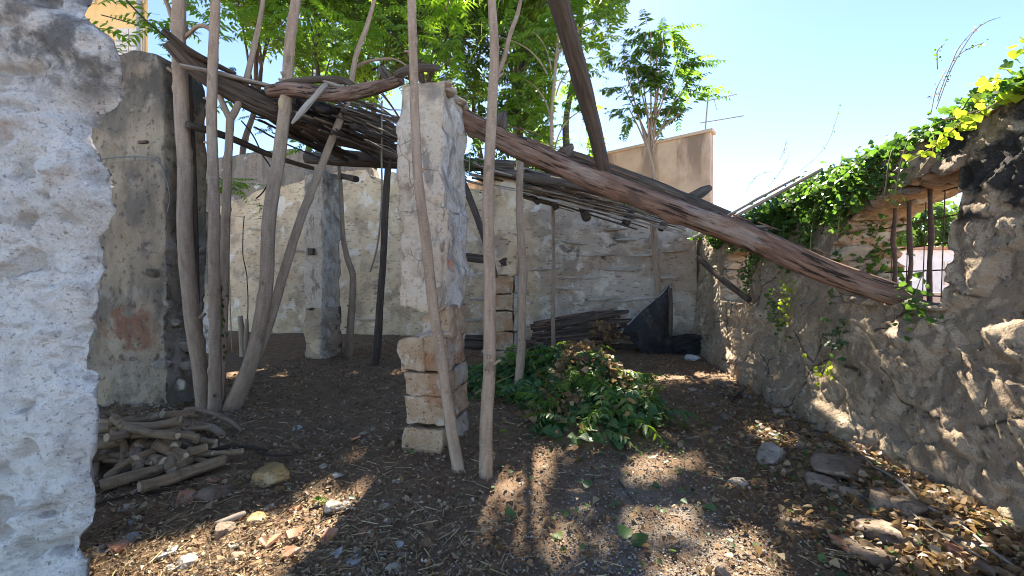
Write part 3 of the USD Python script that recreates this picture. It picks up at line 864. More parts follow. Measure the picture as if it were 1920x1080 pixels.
def block(t, u0, u1, v0, v1, z0, z1, seed, mat='tuff', name='stone_block', edge=.026, j=.032):
    cu = np.array([(u0 + u1) / 2, (v0 + v1) / 2, (z0 + z1) / 2])
    h = np.array([u1 - u0, v1 - v0, z1 - z0]) / 2
    r = .018
    s = m3.Manifold.sphere(r, 8)
    pts = [s.translate(tuple(cu + (h - r) * np.array(d))) for d in np.ndindex(2, 2, 2) for d in [np.array(d) * 2 - 1]]
    man = m3.Manifold.batch_hull(pts)
    v, f = refine(man, edge)
    n = normals(v, f)
    w = v.copy()
    v = v + n * (.055 * (fbm(w * 5 + seed, 3, seed) - .5) + .034 * (fbm(w * 17, 2, seed + 1) - .6))[:, None] + j * vn(w, 3.3, seed)
    t.part(name, (uvmesh(v), f), M[mat])


# centre pillar: whitewashed shaft on bare blocks
U0, V0 = -1.285, 3.32
t = Thing('stone_pillar', 'whitewashed pillar with bare tuff blocks showing at its foot, centre', 'pillar', uv(U0 - .2, V0 + .3, 0))
shaft(t, U0 - .46, U0 - .03, V0 + .02, V0 + .60, 2.10, 3.30, M['shaft'], 71, edge=.022, jag=.045, ragged=.05)
shaft(t, U0 - .445, U0 + .005, V0 + .0, V0 + .58, 1.27, 2.17, M['shaft'], 73, edge=.022, jag=.04, ragged=.12, attrs=lambda w, k: {'grime': 0 * k})
block(t, U0 - .24, U0 + .01, V0 + .03, V0 + .30, 1.03, 1.30, 81)
block(t, U0 - .26, U0 + .005, V0 + .30, V0 + .62, 1.03, 1.30, 82)
block(t, U0 - .42, U0 - .185, V0 - .04, V0 + .30, .74, 1.03, 83)
block(t, U0 - .20, U0 + .01, V0 - .03, V0 + .26, .74, 1.04, 84)
block(t, U0 - .40, U0 + .0, V0 + .26, V0 + .56, .75, 1.02, 85)
block(t, U0 - .39, U0 + .0, V0 - .03, V0 + .24, .53, .735, 86)
block(t, U0 - .38, U0 + .015, V0 + .24, V0 + .54, .52, .74, 87, 'palestone')
block(t, U0 - .385, U0 + .0, V0 - .02, V0 + .25, .265, .525, 88)
block(t, U0 - .38, U0 + .015, V0 + .25, V0 + .56, .26, .52, 89)
block(t, U0 - .40, U0 - .01, V0 - .03, V0 + .27, -.06, .26, 90)
block(t, U0 - .39, U0 + .02, V0 + .27, V0 + .57, -.06, .255, 91, 'palestone')
for i in range(9):
    g = np.random.default_rng(900 + i)
    vv, ff = rock((0, 0, 0), g.uniform(.04, .09, 3) * [1.2, 1.2, .7], 910 + i)
    t.part('stone', (uvmesh(vv + [U0 - .36 + .36 * g.random(), V0 + .1 + .5 * g.random(), 3.27]), ff), M['palestone'])
# lime skin on the first course
vv, ff = rock((0, 0, 0), (.19, .2, .07), 930, planes=14, tilt=.25)
t.part('mortar_patch', (uvmesh(vv + [U0 - .2, V0 + .1, 1.05]), ff), M['shaft'], attrs={'wear': np.zeros(len(vv)), 'grime': np.zeros(len(vv)), 'cream': np.ones(len(vv))})
vv, ff = rock((0, 0, 0), (.04, .012, .10), 931)
t.part('red_stone', (uvmesh(vv + [U0 - .005, V0 + .12, 1.66]), ff), M['terracotta'])

# second row of piers
t = Thing('pier', 'slim cream and blue-grey pier with square hole, left of centre by far wall', 'pier', uv(-5.35, 7.2, 0))
shaft(t, -5.72, -5.30, 7.05, 7.62, .95, 3.72, M['shaft'], 101, edge=.05)
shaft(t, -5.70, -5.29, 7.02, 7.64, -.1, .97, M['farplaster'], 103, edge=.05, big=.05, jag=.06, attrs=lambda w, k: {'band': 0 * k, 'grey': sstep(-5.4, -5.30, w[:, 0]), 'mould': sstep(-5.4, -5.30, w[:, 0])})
vv, ff = refine(box(-5.60, -5.48, 7.0, 7.06, 2.02, 2.16), .05)
t.part('putlog_hole', (uvmesh(vv + .01 * vn(vv, 9, 3)), ff), M['oldwood'], attrs={'fib': vv})
t = Thing('pier', 'stocky pier with rusty brown bare blocks behind the two pale saplings', 'pier', uv(-1.45, 7.2, 0))
shaft(t, -1.92, -1.40, 7.02, 7.45, 1.62, 3.62, M['farplaster'], 105, edge=.05, attrs=lambda w, k: {'band': 0 * k, 'grey': 0 * k, 'mould': 0 * k})
for i, (za, zb) in enumerate(((1.29, 1.60), (.98, 1.28), (.62, .97), (.28, .61), (-.08, .27))):
    block(t, -1.90, -1.46, 7.0, 7.42, za, zb, 110 + i, edge=.05)
    block(t, -1.455, -1.39, 7.02, 7.40, za, zb, 130 + i, 'palestone', edge=.05)

# right wall with its window
topz = [(.4, 2.75), (1.6, 2.70), (2.6, 2.66), (3.3, 2.62), (4.0, 2.60), (4.7, 2.56), (5.5, 2.58), (6.4, 2.48), (7.4, 2.46), (8.4, 2.50), (9.4, 2.62), (10.75, 2.7)]
man = extrude_vz([(.4, -.4), (10.75, -.4)] + topz[::-1], 2.22, 2.74)
win = [(3.30, 1.36), (4.62, 1.33), (4.64, 1.9), (4.60, 2.06), (4.40, 2.16), (4.0, 2.24), (3.6, 2.31), (3.32, 2.30)]
man = man - extrude_vz(win, 2.0, 3.0) - extrude_vz([(7.05, 1.15), (8.2, 1.15), (8.2, 2.0), (7.05, 2.02)], 2.0, 3.0)
v, f = refine(man, 0.022)
n = normals(v, f)
w = v.copy()
inner = np.clip(-n[:, 0], 0, 1)
ledge = .98 + .30 * (fbm(np.stack([w[:, 1] * .8, 0 * w[:, 1], 0 * w[:, 1]], -1), 2, 141) - .5)
br, tone = rubble(w[:, 1], w[:, 2], .34, .19, 142)
low = sstep(.03, -.05, w[:, 2] - ledge)
patch = sstep(.52, .55, fbm(w * [1, .9, 1.2], 3, 143))
patch2 = sstep(.545, .56, fbm(w * [1, 2.1, 2.4] + 5, 3, 144))
patch3 = sstep(.50, .515, fbm(w * [1, 1.3, 1.0] + 11, 4, 155)) * sstep(.35, .6, noise(w * 1.7, 156))
reveal = (np.abs(n[:, 1]) > .4) * (w[:, 1] > 3.1) * (w[:, 1] < 9) + ((n[:, 2] < -.5) & (w[:, 2] > 1))
reveal = np.clip(reveal, 0, 1)
wear = np.clip(low * .7 + patch * .8 + .35 * patch3 + reveal, 0, 1)
plinth = sstep(.34, .24, w[:, 2] + .10 * (fbm(w * 2, 2, 145) - .5)) * sstep(3.2, 4.2, w[:, 1])
v = roughen(v, n, .016, .016, .014, 146, .012)
wq = np.stack([w[:, 1], w[:, 2]], -1) + .05 * (vn(w, 6, 157)[:, 1:])


def wallvz(q):
    o = []
    for x, y in q:
        k = (x - 960) / FPX
        Y = 2.22 / (k * CU - SU)
        o.append((k * Y * SU + Y * CU, EYE - (y - HOR) / FPX * Y))
    return Polygon(o)


sheet = shapely.contains_xy(wallvz([(2300, 420), (1960, 432), (1870, 440), (1845, 458), (1828, 476), (1806, 482), (1798, 520), (1792, 545), (1762, 575), (1745, 600), (1765, 640), (1830, 690), (1960, 770), (2300, 900)]), wq[:, 0], wq[:, 1]).astype(float)
sheet2 = shapely.contains_xy(wallvz([(1480, 560), (1580, 600), (1740, 600), (1735, 690), (1640, 690), (1560, 655), (1480, 610)]), wq[:, 0], wq[:, 1]).astype(float)
rid = np.abs(fbm(w * [1, 1.15, 1.15] + 3, 3, 147) - .5)
crack = sstep(.012, .0, rid) * sstep(.45, .55, noise(w * .8, 148))
v = v - n * (inner * (.034 * low * (.8 + .45 * (1 - br)) + .030 * patch * (1 + .5 * (1 - br)) + .022 * patch2 + .030 * patch3 + .03 * crack + .034 * sheet - .03 * sheet2 - .09 * plinth) + reveal * .06 * (1 - br))[:, None]
v = v + n * (.016 * (fbm(w * 48, 2, 149) - .5))[:, None]
mould = np.clip(sstep(1.80, 2.10, w[:, 2]) * sstep(3.75, 3.2, w[:, 1]) * sstep(1.9, 2.2, w[:, 1] + .1) + .35 * sstep(2.1, 2.6, w[:, 2]) * (w[:, 1] > 3.4), 0, 1)
moss = sstep(.42, .12, w[:, 2]) * sstep(5.5, 3.5, w[:, 1]) * .8
def leaned(vv):
    vv = np.array(vv, float)
    vv[:, 0] += wall_lean(vv[:, 1], vv[:, 2])
    return vv


v = leaned(v)
t = Thing('rubble_wall', 'crumbling plastered rubble wall along the right with a barred window', 'wall', uv(2.45, 5, 0))
t.part('masonry', (uvmesh(v), f), M['rightplaster'], attrs={'wear': wear, 'mould': mould, 'moss': moss})
g = np.random.default_rng(150)
for i in range(12):   # bare stones of the far jamb
    z = 1.42 + (i // 2) * .13
    vv, ff = rock((0, 0, 0), (.15 + .06 * g.random(), .07, .085 + .02 * g.random()), 1500 + i, tilt=.3, rot=0)
    t.part('jamb_stone', (uvmesh(leaned(vv + [2.36 + .25 * (i % 2), 4.625 + .02 * g.normal(), z])), ff), M['tuff'] if i % 3 else M['mortar'])
for i in range(8):    # stones on the sill
    vv, ff = rock((0, 0, 0), (.07 + .04 * g.random(), .07 + .05 * g.random(), .045), 1530 + i, tilt=.3)
    t.part('sill_stone', (uvmesh(leaned(vv + [2.32 + .05 * g.normal(), 3.36 + .17 * i, 1.355])), ff), M['brownstone'] if i % 2 else M['rightplaster'], attrs={'wear': np.ones(len(vv)), 'mould': np.zeros(len(vv)), 'moss': np.zeros(len(vv))})
for i in range(14):    # lintel stones
    vv, ff = rock((0, 0, 0), (.13 + .05 * g.random(), .11 + .05 * g.random(), .075), 1545 + i, tilt=.5)
    t.part('lintel_stone', (uvmesh(leaned(vv + [2.36 + .22 * (i % 2) + .03 * g.normal(), 3.40 + .185 * (i // 2), 2.35 - .030 * (i // 2) + .04])), ff), M['mortar'] if i % 2 else M['brownstone'])
for i in range(12):   # reveal of the far opening
    z = 1.20 + (i // 2) * .15
    vv, ff = rock((0, 0, 0), (.15, .05, .085), 1560 + i, tilt=.08, rot=0)
    t.part('jamb_stone', (uvmesh(leaned(vv + [2.36 + .25 * (i % 2), 8.20, z])), ff), M['mortar'])
for i in range(0):   # stones showing where plaster has dropped off low on the face
    vv_ = 1.7 + 7.5 * g.random()
    zz = .15 + .8 * g.random()
    vv, ff = rock((0, 0, 0), (.03, .12 + .10 * g.random(), .05 + .04 * g.random()), 1580 + i, tilt=.12, rot=0)
    t.part('stone', (uvmesh(leaned(vv + [2.262, vv_, zz])), ff), M['palestone'] if i % 3 else M['mortar'])

# iron grille in the window
t = Thing('window_grille', 'rusty bent iron bars and wire mesh in the right wall window', 'window grille', uv(2.6, 3.95, 1.36))
for i, vv_ in enumerate((3.87, 4.09, 4.27)):
    P = [uv(.03 + 2.58 + .006 * math.sin(3 * k + i), vv_ + .010 * math.sin(1.4 * k + 1.7 * i), 1.30 + .2 * k) for k in range(6)]
    t.part('bar', tube(P, [.016, .019, .015, .02, .015, .017], 7, 22, lump=.15, seed=160 + i), M['rust'])
for i in range(8):
    P = [uv(2.68, 3.30 + .19 * i, 1.3), uv(2.72, 3.31 + .19 * i, 2.36)]
    t.part('mesh_wire', tube(P, .004, 5, 3, lump=0), M['rust'])
for i in range(5):
    P = [uv(2.70, 3.26, 1.42 + .21 * i), uv(2.70, 4.66, 1.40 + .21 * i)]
    t.part('cross_bar', tube(P, .006, 5, 3, lump=0), M['rust'])

# ------------------------------------------------------------------ buildings beyond
def slab(c0, c1, z0, z1, th):
    """upright wall from c0 to c1 (xy), thickness th to the left of the direction"""
    c0, c1 = np.array(c0, float), np.array(c1, float)
    d = (c1 - c0) / np.linalg.norm(c1 - c0)
    nn = np.array([-d[1], d[0]])
    q = [c0, c1, c1 + nn * th, c0 + nn * th]
    return m3.Manifold.batch_hull([m3.Manifold.extrude(m3.CrossSection([np.array(q)], m3.FillRule.NonZero), z1 - z0).translate((0, 0, z0))])


def plain(man, edge=.5):
    return refine(man, edge)


t = Thing('neighbour_house', 'neighbouring house with tall bare rendered side wall carrying the aerial', 'house', (5, 13.5, 0))
A, B = (-2.2, 18.9), (5.87, 12.0)
dd = np.array(B) - np.array(A); dd = dd / np.linalg.norm(dd); nn_ = np.array([-dd[1], dd[0]])
v, f = plain(slab(A, B, -.1, 5.9, .3), .25)
t.part('wall', (v, f), M['render'], smooth=False, attrs={'grime': sstep(3.2, 5.8, v[:, 2])})
v, f = plain(slab(tuple(np.array(A) - nn_ * .06), tuple(np.array(B) - nn_ * .06 + dd * .07), 5.9, 5.99, .42), .6)
t.part('cornice', (v, f), M['render'], smooth=False, attrs={'grime': 0 * v[:, 0]})

t = Thing('television_aerial', 'old television aerial with bent elements on the neighbouring parapet', 'aerial', at(1322, 245, 12.4))
Ya = 12.4
ap = lambda x, y, o=0: at(x, y, Ya + o)
t.part('mast', tube([ap(1322, 248), ap(1327, 188), ap(1329, 165)], .022, 6, 5, lump=0), M['alu'])
t.part('boom', tube([ap(1322, 190), ap(1381, 177)], .016, 6, 3, lump=0), M['alu'])
t.part('boom', tube([ap(1312, 231), ap(1395, 217)], .018, 6, 3, lump=0), M['alu'])
for i in range(7):
    x = 1336 + 7 * i
    t.part('element', tube([ap(x, 189 - 1.6 * i, -.22), ap(x, 187 - 1.6 * i, .22)], .007, 5, 2, lump=0), M['alu'])
for i in range(5):
    t.part('reflector_rod', tube([ap(1335 + 2 * i, 170 + 9 * i, -.05 * i), ap(1346 + 2.6 * i - 6, 162 + 9.5 * i + 6, .3)], .007, 5, 2, lump=0), M['alu'])
t.part('reflector_frame', tube([ap(1334, 170, .0), ap(1344, 206, -.1)], .008, 5, 2, lump=0), M['alu'])
t.part('reflector_frame', tube([ap(1344, 160, .2), ap(1334, 186, .1)], .008, 5, 2, lump=0), M['alu'])

t = Thing('ochre_house', 'tall ochre-yellow house with pale shutters and drainpipe behind the left wall', 'house', (-20, 17, 0))
xr = (278 - 960) / FPX * 16
v, f = plain(m3.Manifold.extrude(m3.CrossSection([np.array([(xr - 14, 16), (xr, 16), (xr - 9.5, 26), (xr - 24, 26)])], m3.FillRule.NonZero), 15.0), 1.0)
t.part('wall', (v, f), M['stucco'], smooth=False)
for wx, wz in ((-.45, 9.5), (-2.4, 9.5), (-4.4, 9.5), (-2.4, 12.4), (-.45, 12.4), (-4.4, 12.4)):
    c = (xr + wx - .75, 0, wz)
    fr = t.part('window', plain(m3.Manifold.cube((1.1, .1, 1.9)).translate((c[0], 15.93, wz)), 1), M['shutter'], smooth=False)
    for k in range(2):
        t.part('shutter', plain(m3.Manifold.cube((.5, .05, 1.8)).translate((c[0] + .03 + .53 * k, 15.87, wz + .05)), 1), M['shutter'], smooth=False, parent=fr)
        for j in range(8):
            t.part('slat', plain(m3.Manifold.cube((.42, .025, .05)).translate((c[0] + .07 + .53 * k, 15.845, wz + .15 + .2 * j)), 1), M['pipe'], smooth=False, parent=fr)
t.part('drainpipe', tube([(xr - .26, 15.9, 0), (xr - .26, 15.9, 15)], .09, 8, 3, lump=0), M['pipe'])
t.part('pipe_bracket', plain(m3.Manifold.cube((.26, .14, .06)).translate((xr - .39, 15.84, 9.2)), 1), M['pipe'], smooth=False)

t = Thing('white_house', 'low whitewashed house seen through the bars of the right wall window', 'house', (14, 15, 0))
v, f = plain(m3.Manifold.cube((14, 6, 2.55)).translate((9.5, 14, 0)), .6)
t.part('wall', (v, f), M['whitehouse'], smooth=False)
t.part('eaves', plain(m3.Manifold.cube((14.3, 6.3, .10)).translate((9.35, 13.85, 2.551)), 2), M['terracotta'], smooth=False)
for k in range(4):
    fr = t.part('window', plain(m3.Manifold.cube((.75, .06, .8)).translate((12.3 + 2.6 * k, 13.95, 1.35)), 1), M['shutter'], smooth=False)
    t.part('pane', plain(m3.Manifold.cube((.6, .03, .65)).translate((12.375 + 2.6 * k, 13.93, 1.43)), 1), M['darkglass'], smooth=False, parent=fr)
single('garden_wall', plain(m3.Manifold.cube((12, .3, 1.25)).translate((7.2, 10.2, -.05)), .5), M['pinkwall'], 'low pinkish wall outside, below the white house beyond the window bars', 'wall', smooth=False)
# ------------------------------------------------------------------ fallen roof timbers
def timber(name, label, cat, pts, r, mat, seed, seg=14, lump=.10, fibre=.10, wob=.0, group=None, part='shaft', flat=1.0, n=None):
    pts = np.array(pts, float)
    t = Thing(name, label, cat, pts[0], group=group)
    t.part(part, tube(pts, r, seg, n, lump, fibre, wob, seed, flat=flat), M[mat])
    return t


def px3(*q):
    return [at(*p) for p in q]


t = Thing('main_beam', 'thick reddish cracked roof beam fallen from centre pillar to the right window sill', 'beam', at(845, 213, 4.2))
P = px3((800, 195, 4.4), (845, 212, 4.2), (960, 268, 4.02), (1150, 350, 3.75), (1400, 444, 3.46), (1580, 521, 3.28), (1712, 562, 3.19))
t.part('shaft', tube(P, [.090, .095, .10, .105, .102, .098, .085], 34, 220, .10, .17, .03, 201, knots=3), M['beamwood'])
g = np.random.default_rng(202)
for i in range(26):   # splinters lifting from the surface
    k = g.uniform(.05, .95)
    c = P[1] * (1 - k) + P[-1] * k + np.array([0, -.03, .0])
    d = (P[-1] - P[1]) / np.linalg.norm(P[-1] - P[1])
    o = np.array([0, -.085, .05]) * g.uniform(.8, 1.1) + np.array([0, 0, g.uniform(-.08, .05)])
    l = g.uniform(.08, .28)
    t.part('splinter', tube([c + o, c + o + d * l + np.array([0, -.006, .004])], [.008, .003], 5, 4, .1), M['beamwood'])
timber('leaning_post', 'dark rough post leaning down onto the big fallen beam from above', 'post',
       px3((1134, 326, 3.78), (1112, 235, 3.5), (1082, 120, 3.1), (1047, 0, 2.78), (1015, -95, 2.55)) , [.058, .066, .070, .070, .072], 'darkbark', 203, 20, .06, .10)
timber('broken_beam', 'weathered beam behind the main one ending in a shredded stump', 'beam',
       px3((1060, 285, 6.3), (1150, 318, 5.9), (1260, 362, 5.5), (1350, 402, 5.15), (1405, 427, 4.95)), [.06, .07, .075, .09, .10], 'oldwood', 204, 18, .10, .18)
t = Thing('shredded_stump', 'pale splintered beam end poking out above the big beam beside the right wall', 'stump', at(1410, 428, 4.9))
for i in range(15):
    a = at(1385 + g.normal(0, 4), 422 + g.normal(0, 7), 4.9 + g.normal(0, .05)); b = at(1440 + g.normal(0, 7), 440 + g.normal(0, 9), 4.72 + g.normal(0, .05))
    t.part('splinter', tube([a, b], [.024, .010], 6, 6, .2, .1, 0, 300 + i), M['greywood'] if i % 3 == 0 else M['oldwood'])
timber('purlin', 'grey purlin just below the big beam, crossing towards the far wall', 'beam', px3((905, 318, 7.2), (1000, 334, 7.0), (1130, 357, 6.7), (1235, 378, 6.4)), [.08, .085, .085, .07], 'oldwood', 205, 14, .1, .1)
timber('lintel_beam', 'dark squared beam spanning the two rear piers under the collapsed roof', 'beam', px3((575, 296, 7.85), (690, 302, 7.6), (800, 306, 7.5), (965, 312, 7.2)), [.11, .12, .12, .10], 'oldwood', 206, 10, .1, .08)
timber('roof_plank', 'flat grey plank lying from the left pillar over the dark beam', 'plank', px3((338, 124, 4.55), (430, 143, 4.8), (520, 166, 5.1), (575, 182, 5.3)), [.05, .055, .05, .04], 'greywood', 207, 8, .06, .06, flat=.5)
timber('dark_beam', 'thick dark beam sloping right from the left pillar top', 'beam', px3((318, 78, 4.5), (400, 150, 4.8), (480, 190, 5.1), (560, 226, 5.5), (650, 262, 6.1), (745, 292, 6.9)), [.08, .12, .15, .13, .11, .09], 'oldwood', 208, 16, .18, .14)
timber('dark_beam', 'blackish slat beam against sky above the grey plank at upper left', 'beam', px3((305, 55, 4.3), (380, 110, 4.6), (440, 138, 4.9)), [.05, .055, .04], 'oldwood', 209, 8, .1, .1, flat=.5)
timber('bowed_log', 'reddish-brown bowed log resting on the centre pillar top from the left', 'log', px3((505, 172, 5.0), (540, 168, 4.9), (625, 177, 4.6), (690, 168, 4.3), (752, 150, 4.0)), [.07, .085, .08, .07, .045], 'beamwood', 210, 18, .14, .14)
timber('upper_log', 'short dark log lying over the bowed log left of the centre pillar', 'log', px3((520, 160, 4.95), (580, 150, 4.85), (640, 150, 4.8), (668, 165, 4.75)), [.035, .042, .04, .034], 'oldwood', 211, 10, .14, .14)
timber('broken_stick', 'pale grey broken stick hanging diagonally across the bowed log', 'stick', px3((547, 232, 4.15), (570, 205, 4.2), (612, 158, 4.3)), [.012, .03, .026], 'greywood', 212, 10, .2, .15)
timber('thin_pole', 'thin dark pole against the sky, sloping right behind the left saplings', 'pole', px3((352, 234, 4.7), (430, 258, 5.2), (500, 288, 5.8), (588, 316, 6.5)), [.045, .045, .04, .03], 'darkbark', 213, 10, .1, .05)
# collapsed roof poles
roofpoles = [(470, 172, 690, 268, .05), (500, 185, 742, 262, .06), (520, 205, 745, 285, .055), (545, 222, 700, 290, .045), (560, 190, 748, 245, .05), (590, 205, 742, 240, .04), (530, 232, 668, 296, .05), (620, 200, 748, 228, .04), (600, 226, 735, 276, .05), (640, 215, 752, 258, .05), (565, 245, 650, 300, .04), (500, 214, 610, 284, .05), (655, 235, 750, 275, .04)]
for i, (x0, y0, x1, y1, r) in enumerate(roofpoles):
    timber('roof_pole', 'dark weathered pole of the collapsed roof left of the centre pillar', 'pole', px3((x0, y0, 5.1 + .04 * i), ((x0 + x1) / 2, (y0 + y1) / 2 + g.normal(0, 3), 6.1), (x1, y1, 7.3)), [r, r * 1.05, r * .8], 'oldwood' if i % 4 else 'darkbark', 220 + i, 10, .12, .12, .03, group='dark poles of the collapsed roof left of the centre pillar')
for i in range(100):
    x0 = g.uniform(470, 700); y0 = 172 + (x0 - 480) * .12 + g.uniform(-14, 74)
    l = g.uniform(60, 150)
    timber('roof_cane', 'thin cane of the collapsed roof mat left of the centre pillar', 'cane', px3((x0, y0, g.uniform(5.0, 5.8)), (min(x0 + l, 752), y0 + min(l, 752 - x0) * g.uniform(.18, .58), g.uniform(6.2, 7.3))), g.choice([.008, .012, .016]) * np.array([1.1, .8]), 'oldwood' if i % 4 else 'cane', 240 + i, 6, .1, .0, .05, group='thin canes of the collapsed roof mat left of the centre pillar')
for i, (x0, y0, Y0, x1, y1, Y1, r, mt) in enumerate([(1078, 352, 8.7, 1100, 408, 7.5, .085, 'oldwood'), (1192, 372, 8.8, 1174, 418, 7.6, .085, 'oldwood'), (1016, 338, 8.7, 1042, 388, 7.6, .07, 'oldwood'), (985, 345, 8.6, 1008, 380, 7.7, .05, 'oldwood'), (1258, 392, 8.8, 1240, 428, 7.8, .07, 'darkbark'), (1150, 372, 8.9, 1134, 398, 8.2, .05, 'oldwood')]):
    timber('rafter_end', ['thick rafter end, first right of the thin upright sapling', 'thick stubby rafter end hanging furthest right but one from the far wall top', 'slanting rafter end just left of the thin upright sapling', 'thinnest rafter end, beside the cut-off sapling top', 'rafter end nearest the right wall on the far wall top', 'short rafter end between the two thickest ones'][i], 'rafter', px3((x0, y0, Y0), ((x0 + x1) / 2, (y0 + y1) / 2, (Y0 + Y1) / 2), (x1, y1, Y1)), [r, r, r * .95], mt, 280 + i, 12, .18, .16, group='rafter ends sticking out of the far wall top')
for i in range(15):
    y0 = 322 + 5.5 * i + g.uniform(-3, 3)
    x0 = 960 + g.uniform(0, 120)
    x1 = min(x0 + g.uniform(150, 280), 1300)
    s = g.uniform(.20, .30)
    timber('roof_batten', 'long thin batten of the sagging roof along the far wall top', 'batten', px3((x0, 318 + (x0 - 960) * .25 + 2.2 * i, 8.3 + .06 * i), (x1, 318 + (x1 - 960) * .25 + 2.2 * i + g.uniform(-4, 6), 8.2 + .06 * i)), [.02, .02], 'greywood' if i % 2 else 'cane', 290 + i, 6, .1, .0, .03, group='battens of the sagging roof along the far wall top')
for i in range(80):
    k = g.random()
    x0 = 872 + 250 * k ** 1.5 + g.uniform(-6, 20); y0 = 290 + (x0 - 872) * .22 + g.uniform(0, 50)
    x1 = min(x0 + g.uniform(120, 300), 1312)
    timber('roof_lath', 'thin dark lath of the sagging roof between the big beam and the far wall', 'lath', px3((x0, y0, g.uniform(6.8, 8.2)), (x1, y0 + (x1 - x0) * g.uniform(.20, .31), g.uniform(6.9, 8.3))), g.choice([.010, .014, .020]) * np.array([1.1, .8]), ('oldwood', 'cane', 'greywood')[i % 3], 1290 + i, 6, .12, .0, .05, group='dark laths of the sagging roof between the big beam and the far wall')
for i, (x0, y0, x1, y1, Y_, lab) in enumerate([(870, 300, 960, 330, 6.9, 'dark broken board under the rear lintel right of the centre pillar'), (985, 318, 1090, 352, 7.0, 'short dark board above the purlin right of the cut-off sapling'), (1160, 340, 1260, 372, 5.8, 'split board lying along the rear beam right of the leaning post'), (1215, 362, 1330, 402, 5.4, 'grey split board on the rear beam near its stump'), (640, 282, 745, 292, 7.3, 'pale-edged board above the rear lintel left of the pillar'), (655, 262, 735, 284, 7.0, 'short splintered board in the collapsed roof left of the pillar'), (600, 150, 690, 178, 4.85, 'broken dark slat on top of the bowed log')]):
    timber('broken_board', lab, 'board', px3((x0, y0, Y_), ((x0 + x1) / 2, (y0 + y1) / 2 + 2, Y_), (x1, y1, Y_)), [.05, .07, .045], 'oldwood' if i % 2 else 'greywood', 1340 + i, 8, .2, .15, 0, flat=.4)
for i, (q, r, lab) in enumerate([([(935, 243, 4.35), (945, 212, 4.4)], .07, 'charred log stub standing on the upper end of the big beam'), ([(1052, 292, 4.2), (1072, 274, 4.3)], .06, 'small dark wood chunk resting on the big beam left of the leaning post'),
                                 ([(1296, 372, 5.4), (1330, 352, 5.5)], .07, 'dark jagged wood chunk on the rear beam below the neighbouring house corner')]):
    a, b = px3(*q)
    timber('wood_chunk', lab, 'wood chunk', [a, (a + b) / 2, b], [r, r * 1.05, r * .6], 'oldwood', 310 + i, 9, .3, .2)
timber('grey_board', 'long pale grey board leaning from the ivy down behind the big beam', 'board', px3((1300, 447, 4.45), (1420, 383, 4.25), (1541, 317, 4.02)), [.042, .044, .04], 'greywood', 320, 8, .04, .05, flat=.45)
timber('grey_board', 'shorter narrow grey board lying just above the long one beside the ivy', 'board', px3((1352, 412, 4.6), (1440, 362, 4.45), (1500, 330, 4.3)), [.03, .032, .026], 'greywood', 321, 8, .04, .05, flat=.5)
timber('stub_beam', 'dark squared beam stub projecting across the rear pier between pillar and sapling', 'beam', px3((862, 480, 7.7), (905, 486, 7.5), (951, 491, 7.2)), [.085, .09, .085], 'oldwood', 322, 6, .06, .1)
timber('leaning_stick', 'brown stick leaning between the centre pillar and the rear pier', 'stick', px3((862, 328, 7.0), (884, 380, 6.9), (912, 458, 6.7), (930, 520, 6.6)), [.055, .06, .055, .04], 'darkbark', 323, 10, .08, .05)
timber('wall_stick', 'dark stick leaning against the right wall below the big beam', 'stick', px3((1308, 482, 8.0), (1350, 520, 7.0), (1404, 562, 6.0)), [.05, .055, .045], 'oldwood', 324, 10, .15, .12)
timber('short_pole', 'short dark round pole end jutting from the second pier row left of the pillar', 'pole', px3((640, 330, 8.4), (668, 336, 7.6)), [.06, .06], 'oldwood', 325, 10, .1, .1)
timber('bark_strip', 'twisted bark strip on top of the centre pillar', 'bark', px3((742, 140, 3.75), (775, 130, 3.7), (822, 128, 3.8)), [.03, .045, .025], 'oldwood', 326, 8, .3, .2)
timber('bark_strip', 'dark broken plank end upright beside the centre pillar top', 'bark', px3((715, 128, 4.2), (728, 146, 4.1), (738, 160, 4.1)), [.03, .045, .03], 'oldwood', 327, 7, .3, .2)

# ------------------------------------------------------------------ trees
def limb_ok(s0, e):
    k = np.linspace(.3, 1, 14)[:, None]
    return not blocks_light(s0 * (1 - k) + e * k + np.array([0, 0, .2]) * np.sin(k * np.pi)).any()


class Tree(Thing):
    def limbs(s, name, P, r, mat='sapbark', seed=0, seg=10, lump=.05, wob=.0, n=None):
        path = s.part(name, tube(P, r, seg, n, lump, .02, wob, seed, knots=2.2 if name == 'trunk' or name == 'limb' else 0), M[mat])
        if name == 'trunk' and mat == 'sapbark':
            gs = np.random.default_rng(seed + 5)
            c = catmull(np.c_[np.array(P, float), np.broadcast_to(r, len(P))], 100)
            for _ in range(4):   # stubs of cut twigs
                k = gs.integers(12, 80); a = gs.uniform(0, 6.283)
                d = np.array([math.cos(a), math.sin(a), gs.uniform(.2, .8)])
                s.part('twig_stub', tube([c[k, :3] + d * c[k, 3] * .5, c[k, :3] + d * (c[k, 3] + gs.uniform(.02, .07))], [c[k, 3] * .38, c[k, 3] * .22], 7, 5, .2), M[mat])
        return path


